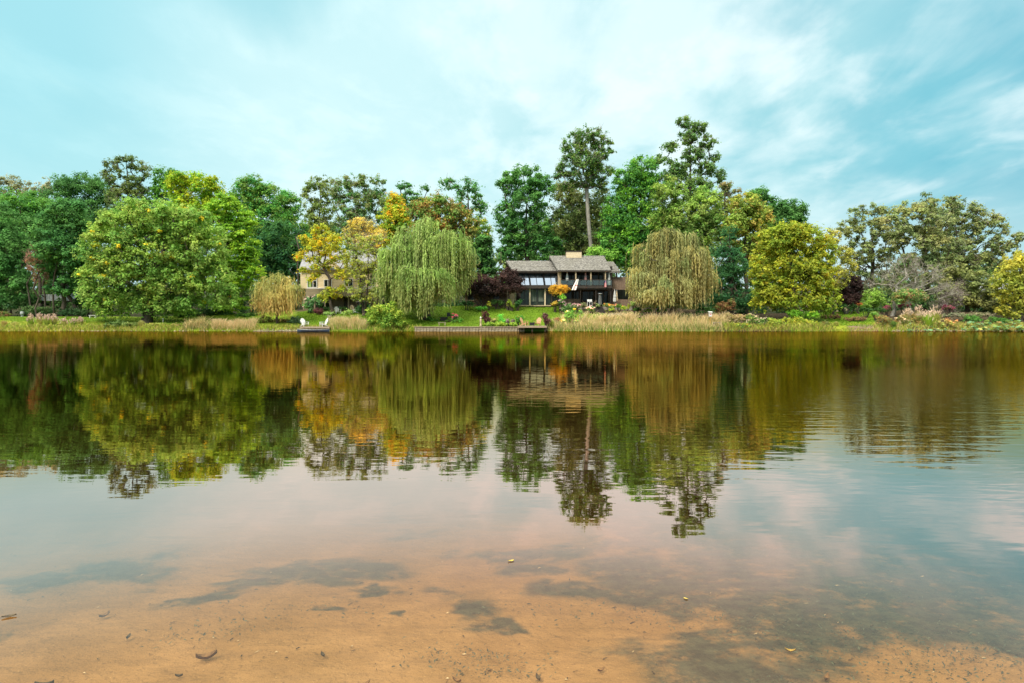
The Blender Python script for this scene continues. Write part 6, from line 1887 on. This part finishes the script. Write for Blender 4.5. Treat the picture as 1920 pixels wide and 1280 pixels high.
# lotus leaves at the waterline
rl_ = np.random.default_rng(5)
Vs, Fs, Cs, k = [], [], [], 0
for i in range(230):
    px = rl_.choice([rl_.uniform(1700, 1800), rl_.uniform(1805, 1990)], p=[.2, .8])
    Y = rl_.uniform(91.0, 94.2)
    x = X_(px, Y)
    g_ = max(float(gz(x, Y)), 0.0)
    zc = g_ + rl_.uniform(0.15, 0.75) * (1.0 if px > 1800 else 0.45)
    r = rl_.uniform(0.14, 0.33)
    tl = rl_.normal(0, 0.35, 2)
    c = np.array([(0.09, .19, .08), (0.12, .23, .11), (.16, .22, .05), (.25, .25, .07), (.22, .15, .05)][rl_.choice(5, p=[.3, .25, .2, .15, .1])]) * rl_.uniform(.8, 1.2)
    n = 9
    ring = [(x + r * math.cos(2 * PI * q / n), Y + r * math.sin(2 * PI * q / n), zc + (tl[0] * math.cos(2 * PI * q / n) + tl[1] * math.sin(2 * PI * q / n)) * r + 0.05 * (q % 2)) for q in range(n)]
    Vs += [(x, Y, zc - 0.06)] + ring
    for q in range(n):
        Fs.append((k, k + 1 + q, k + 1 + (q + 1) % n))
    Cs += [c] * (n + 1)
    # stalk
    Vs += [(x - .012, Y, g_ - .1), (x + .012, Y, g_ - .1), (x, Y, zc - .06)]
    Fs.append((k + n + 1, k + n + 2, k + n + 3)); Cs += [(0.14, .2, .05)] * 3
    k += n + 4
tag(np_obj('lotus_leaves', np.array(Vs), np.array(Fs), M['leaf'], C=np.array(Cs)), 'broad pale green and yellowing lotus leaves crowding the waterline', 'lotus', kind='stuff')

# stone edging of the terrace beds and pebbles along the waterline
Vs, Fs, Cs, k = [], [], [], 0


def pebble(x, y, z, r, c):
    global k
    a0 = rl_.uniform(0, 6.28)
    for (zz, rr) in ((-.5, .7), (0.0, 1.0), (.45, .65)):
        for q in range(6):
            a = a0 + q * PI / 3
            rr2 = rr * rl_.uniform(.85, 1.15)
            Vs.append((x + r * rr2 * math.cos(a), y + r * rr2 * math.sin(a) * .8, z + r * .6 * zz))
            Cs.append(c)
    for j in range(2):
        for q in range(6):
            Fs.append((k + j * 6 + q, k + j * 6 + (q + 1) % 6, k + j * 6 + 6 + (q + 1) % 6, k + j * 6 + 6 + q))
    Fs.append((k + 12, k + 13, k + 14, k + 17)); Fs.append((k + 14, k + 15, k + 16, k + 17))
    k += 18


for i in range(420):
    px = rl_.choice([rl_.uniform(478, 562), rl_.uniform(-60, 560), rl_.uniform(1640, 1990)], p=[.5, .2, .3])
    Y = 91.8
    x = X_(px, Y)
    Y = float(shore_y(x)) + rl_.uniform(-.35, .35)
    c = np.array((0.42, .36, .26)) * rl_.uniform(.5, 1.2)
    pebble(x, Y, max(0.02, float(gz(x, Y))) + .02, rl_.uniform(.06, .17), c)
M['pebble'] = colattr_mat('pebbles', 0.9)
tag(np_obj('shore_pebbles', np.array(Vs), np.array(Fs), M['pebble'], C=np.array(Cs)), 'small pale stones scattered along the waterline', 'pebbles', kind='stuff')
Vs, Fs, Cs, k = [], [], [], 0
for i in range(170):
    px = rl_.uniform(1140, 1262)
    Y = 99.0 + rl_.uniform(-.15, .15)
    x = X_(px, Y)
    pebble(x, Y, float(gz(x, Y)) + .1 + (.22 if i % 2 else 0), rl_.uniform(.14, .28), np.array((0.34, .29, .23)) * rl_.uniform(.6, 1.2))
e_ = gp(1200, 99)
tag(np_obj('stone_edging', np.array(Vs), np.array(Fs), M['pebble'], C=np.array(Cs), origin=tuple(e_)), 'low dry stone edging under the yellow willow holding up the flower bed', 'stone edging')

# ------------------------------------------------------------------ things on and in the near water
def leaf_obj(px, Y, z, L, rz, col, label, group, w_=.45, curl=.25, name='fallen_leaf'):
    p = Vector((X_(px, Y), Y, z))
    rows, vs, fs = 6, [], []
    for s in range(2):
        for i in range(rows + 1):
            u = i / rows
            hw = L * w_ * math.sin(PI * min(max(u, .03), .97)) ** .8 * .5
            zc = curl * L * (u - .5) ** 2
            for q in (-1, 0, 1):
                vs.append(((u - .5) * L, q * hw, zc + (abs(q) * .12 * L * curl * 2) - s * .002))
    for i in range(rows):
        for q in range(2):
            a = i * 3 + q
            fs.append((a, a + 3, a + 4, a + 1))
            b_ = a + (rows + 1) * 3
            fs.append((b_, b_ + 1, b_ + 4, b_ + 3))
    o = np_obj(name, np.array(vs), np.array(fs), col, None)
    o.location = p
    o.rotation_euler = (0, 0, rz)
    tag(o, label, 'leaf', group)
    return o


M['leaf_yellow'] = mat('leaf_yellow', (0.62, 0.47, 0.08), (0.45, 0.30, 0.06), 40, 0.6)
M['leaf_brown'] = mat('leaf_brown', (0.30, 0.17, 0.07), (0.16, 0.09, 0.04), 40, 0.8)
M['leaf_dark'] = mat('leaf_dark', (0.10, 0.075, 0.04), (0.05, 0.04, 0.03), 40, 0.8)


def bedz(px, Y, up=.012):
    return float(gz(X_(px, Y), Y)) + up


leaf_obj(958, 4.75, 0.004, .045, .4, M['leaf_yellow'], 'small yellow leaf floating alone on the calm water', None)
leaf_obj(1290, 4.1, 0.004, .03, 2.4, M['leaf_yellow'], 'pale yellow leaf drifting over the sand near the weed mats', None)
leaf_obj(4, 3.85, 0.004, .07, .5, M['leaf_dark'], 'dark curled leaf at the very edge of the view on the water', None)
for i, (px, Y, L, rz, mt, lab) in enumerate([
    (378, 3.75, .11, .5, 'leaf_brown', 'large curled brown leaf lying on the sand, the biggest sunken one'),
    (185, 4.35, .07, 1.1, 'leaf_brown', 'narrow brown sunken leaf above the dark streak of weed'),
    (68, 3.45, .09, .2, 'leaf_dark', 'slim dark sunken leaf low in the corner'),
    (600, 3.75, .05, 2.2, 'leaf_dark', 'small dark sunken leaf below the drifting weed patch'),
    (680, 3.42, .055, .8, 'leaf_brown', 'brown sunken leaf near the gravelly sand'),
    (855, 3.5, .055, 2.6, 'leaf_brown', 'reddish sunken leaf beside the dark weed tongue'),
    (325, 3.55, .04, .1, 'leaf_dark', 'tiny dark sunken leaf under the large curled one'),
    (1010, 3.55, .06, 1.9, 'leaf_dark', 'dark sunken leaf right of the weed tongue'),
    (1130, 3.65, .05, .6, 'leaf_brown', 'brown sunken leaf on open sand between weed patches'),
    (1490, 3.85, .06, 2.9, 'leaf_yellow', 'yellowish sunken leaf among the thick weed'),
    (1560, 3.55, .07, .9, 'leaf_brown', 'brown sunken leaf below the thick weed'),
    (230, 4.0, .05, 1.6, 'leaf_dark', 'dark sunken leaf close to the tip of the weed streak')]):
    leaf_obj(px, Y, bedz(px, Y, .015), L, rz, M[mt], lab, 'sunken leaves on the sandy bed', w_=.4, curl=.8)
# fine debris: twig bits and shells on the sand
Vs, Fs, Cs, k = [], [], [], 0
for i in range(380):
    Y = 3.0 + 3.2 * rl_.random() ** 1.4
    px = rl_.uniform(-80, 2000)
    x = X_(px, Y)
    z = float(gz(x, Y)) + .006
    a = rl_.normal(0.1, .7)
    L = rl_.uniform(.006, .022)
    wd = rl_.uniform(.0015, .005)
    c = np.array([(0.09, .06, .035), (.16, .10, .05), (.75, .6, .4), (.06, .06, .04)][rl_.choice(4, p=[.35, .25, .15, .25])]) * rl_.uniform(.7, 1.2)
    dx, dy = math.cos(a), math.sin(a)
    Vs += [(x - dx * L - dy * wd, Y - dy * L + dx * wd, z), (x - dx * L + dy * wd, Y - dy * L - dx * wd, z), (x + dx * L, Y + dy * L, z + .004), (x, Y, z + wd * 2)]
    Fs += [(k, k + 1, k + 2), (k, k + 2, k + 3), (k + 1, k + 3, k + 2), (k, k + 3, k + 1)]
    Cs += [c] * 4
    k += 4
tag(np_obj('bed_debris', np.array(Vs), np.array(Fs), M['pebble'], C=np.array(Cs)), 'twig bits and shell specks scattered over the sandy lake bed', 'debris', kind='stuff')
# soft weed tufts growing from the bed
rng = np.random.default_rng(21)
VV = []
wp = [(1790, 3.9, .5, 500), (1880, 3.7, .4, 350), (1560, 4.1, .35, 220), (1420, 4.3, .3, 160), (890, 3.75, .22, 160), (930, 3.6, .15, 100), (1100, 4.5, .4, 160), (1300, 4.6, .4, 160), (1650, 3.6, .4, 260), (560, 4.5, .4, 110), (340, 4.0, .18, 70), (430, 4.2, .18, 60), (1440, 3.5, .12, 60), (1760, 4.8, .5, 300)]
for px, Y, R, n in wp:
    c = np.stack([X_(px, Y) + rng.normal(0, R, n), Y + rng.normal(0, R * .35, n)], -1)
    pos = np.concatenate([c, (gz(c[:, 0], c[:, 1]) + rng.uniform(.0, .05, n))[:, None]], 1)
    nr = unit(n, rng) * .6 + np.array((0, 0, 1.0))
    nr /= np.linalg.norm(nr, axis=1, keepdims=True)
    VV.append(cards(pos, nr, rng.uniform(.005, .016, n), .35, pick([(0.07, .08, .06), (.10, .11, .08), (.05, .06, .05)], n, rng), rng))
VV = join(VV)
tag(np_obj('water_weed', VV[0], VV[1], M['leaf'], C=VV[2]), 'soft grey-green water weed matted on the lake bed', 'water weed', kind='stuff')
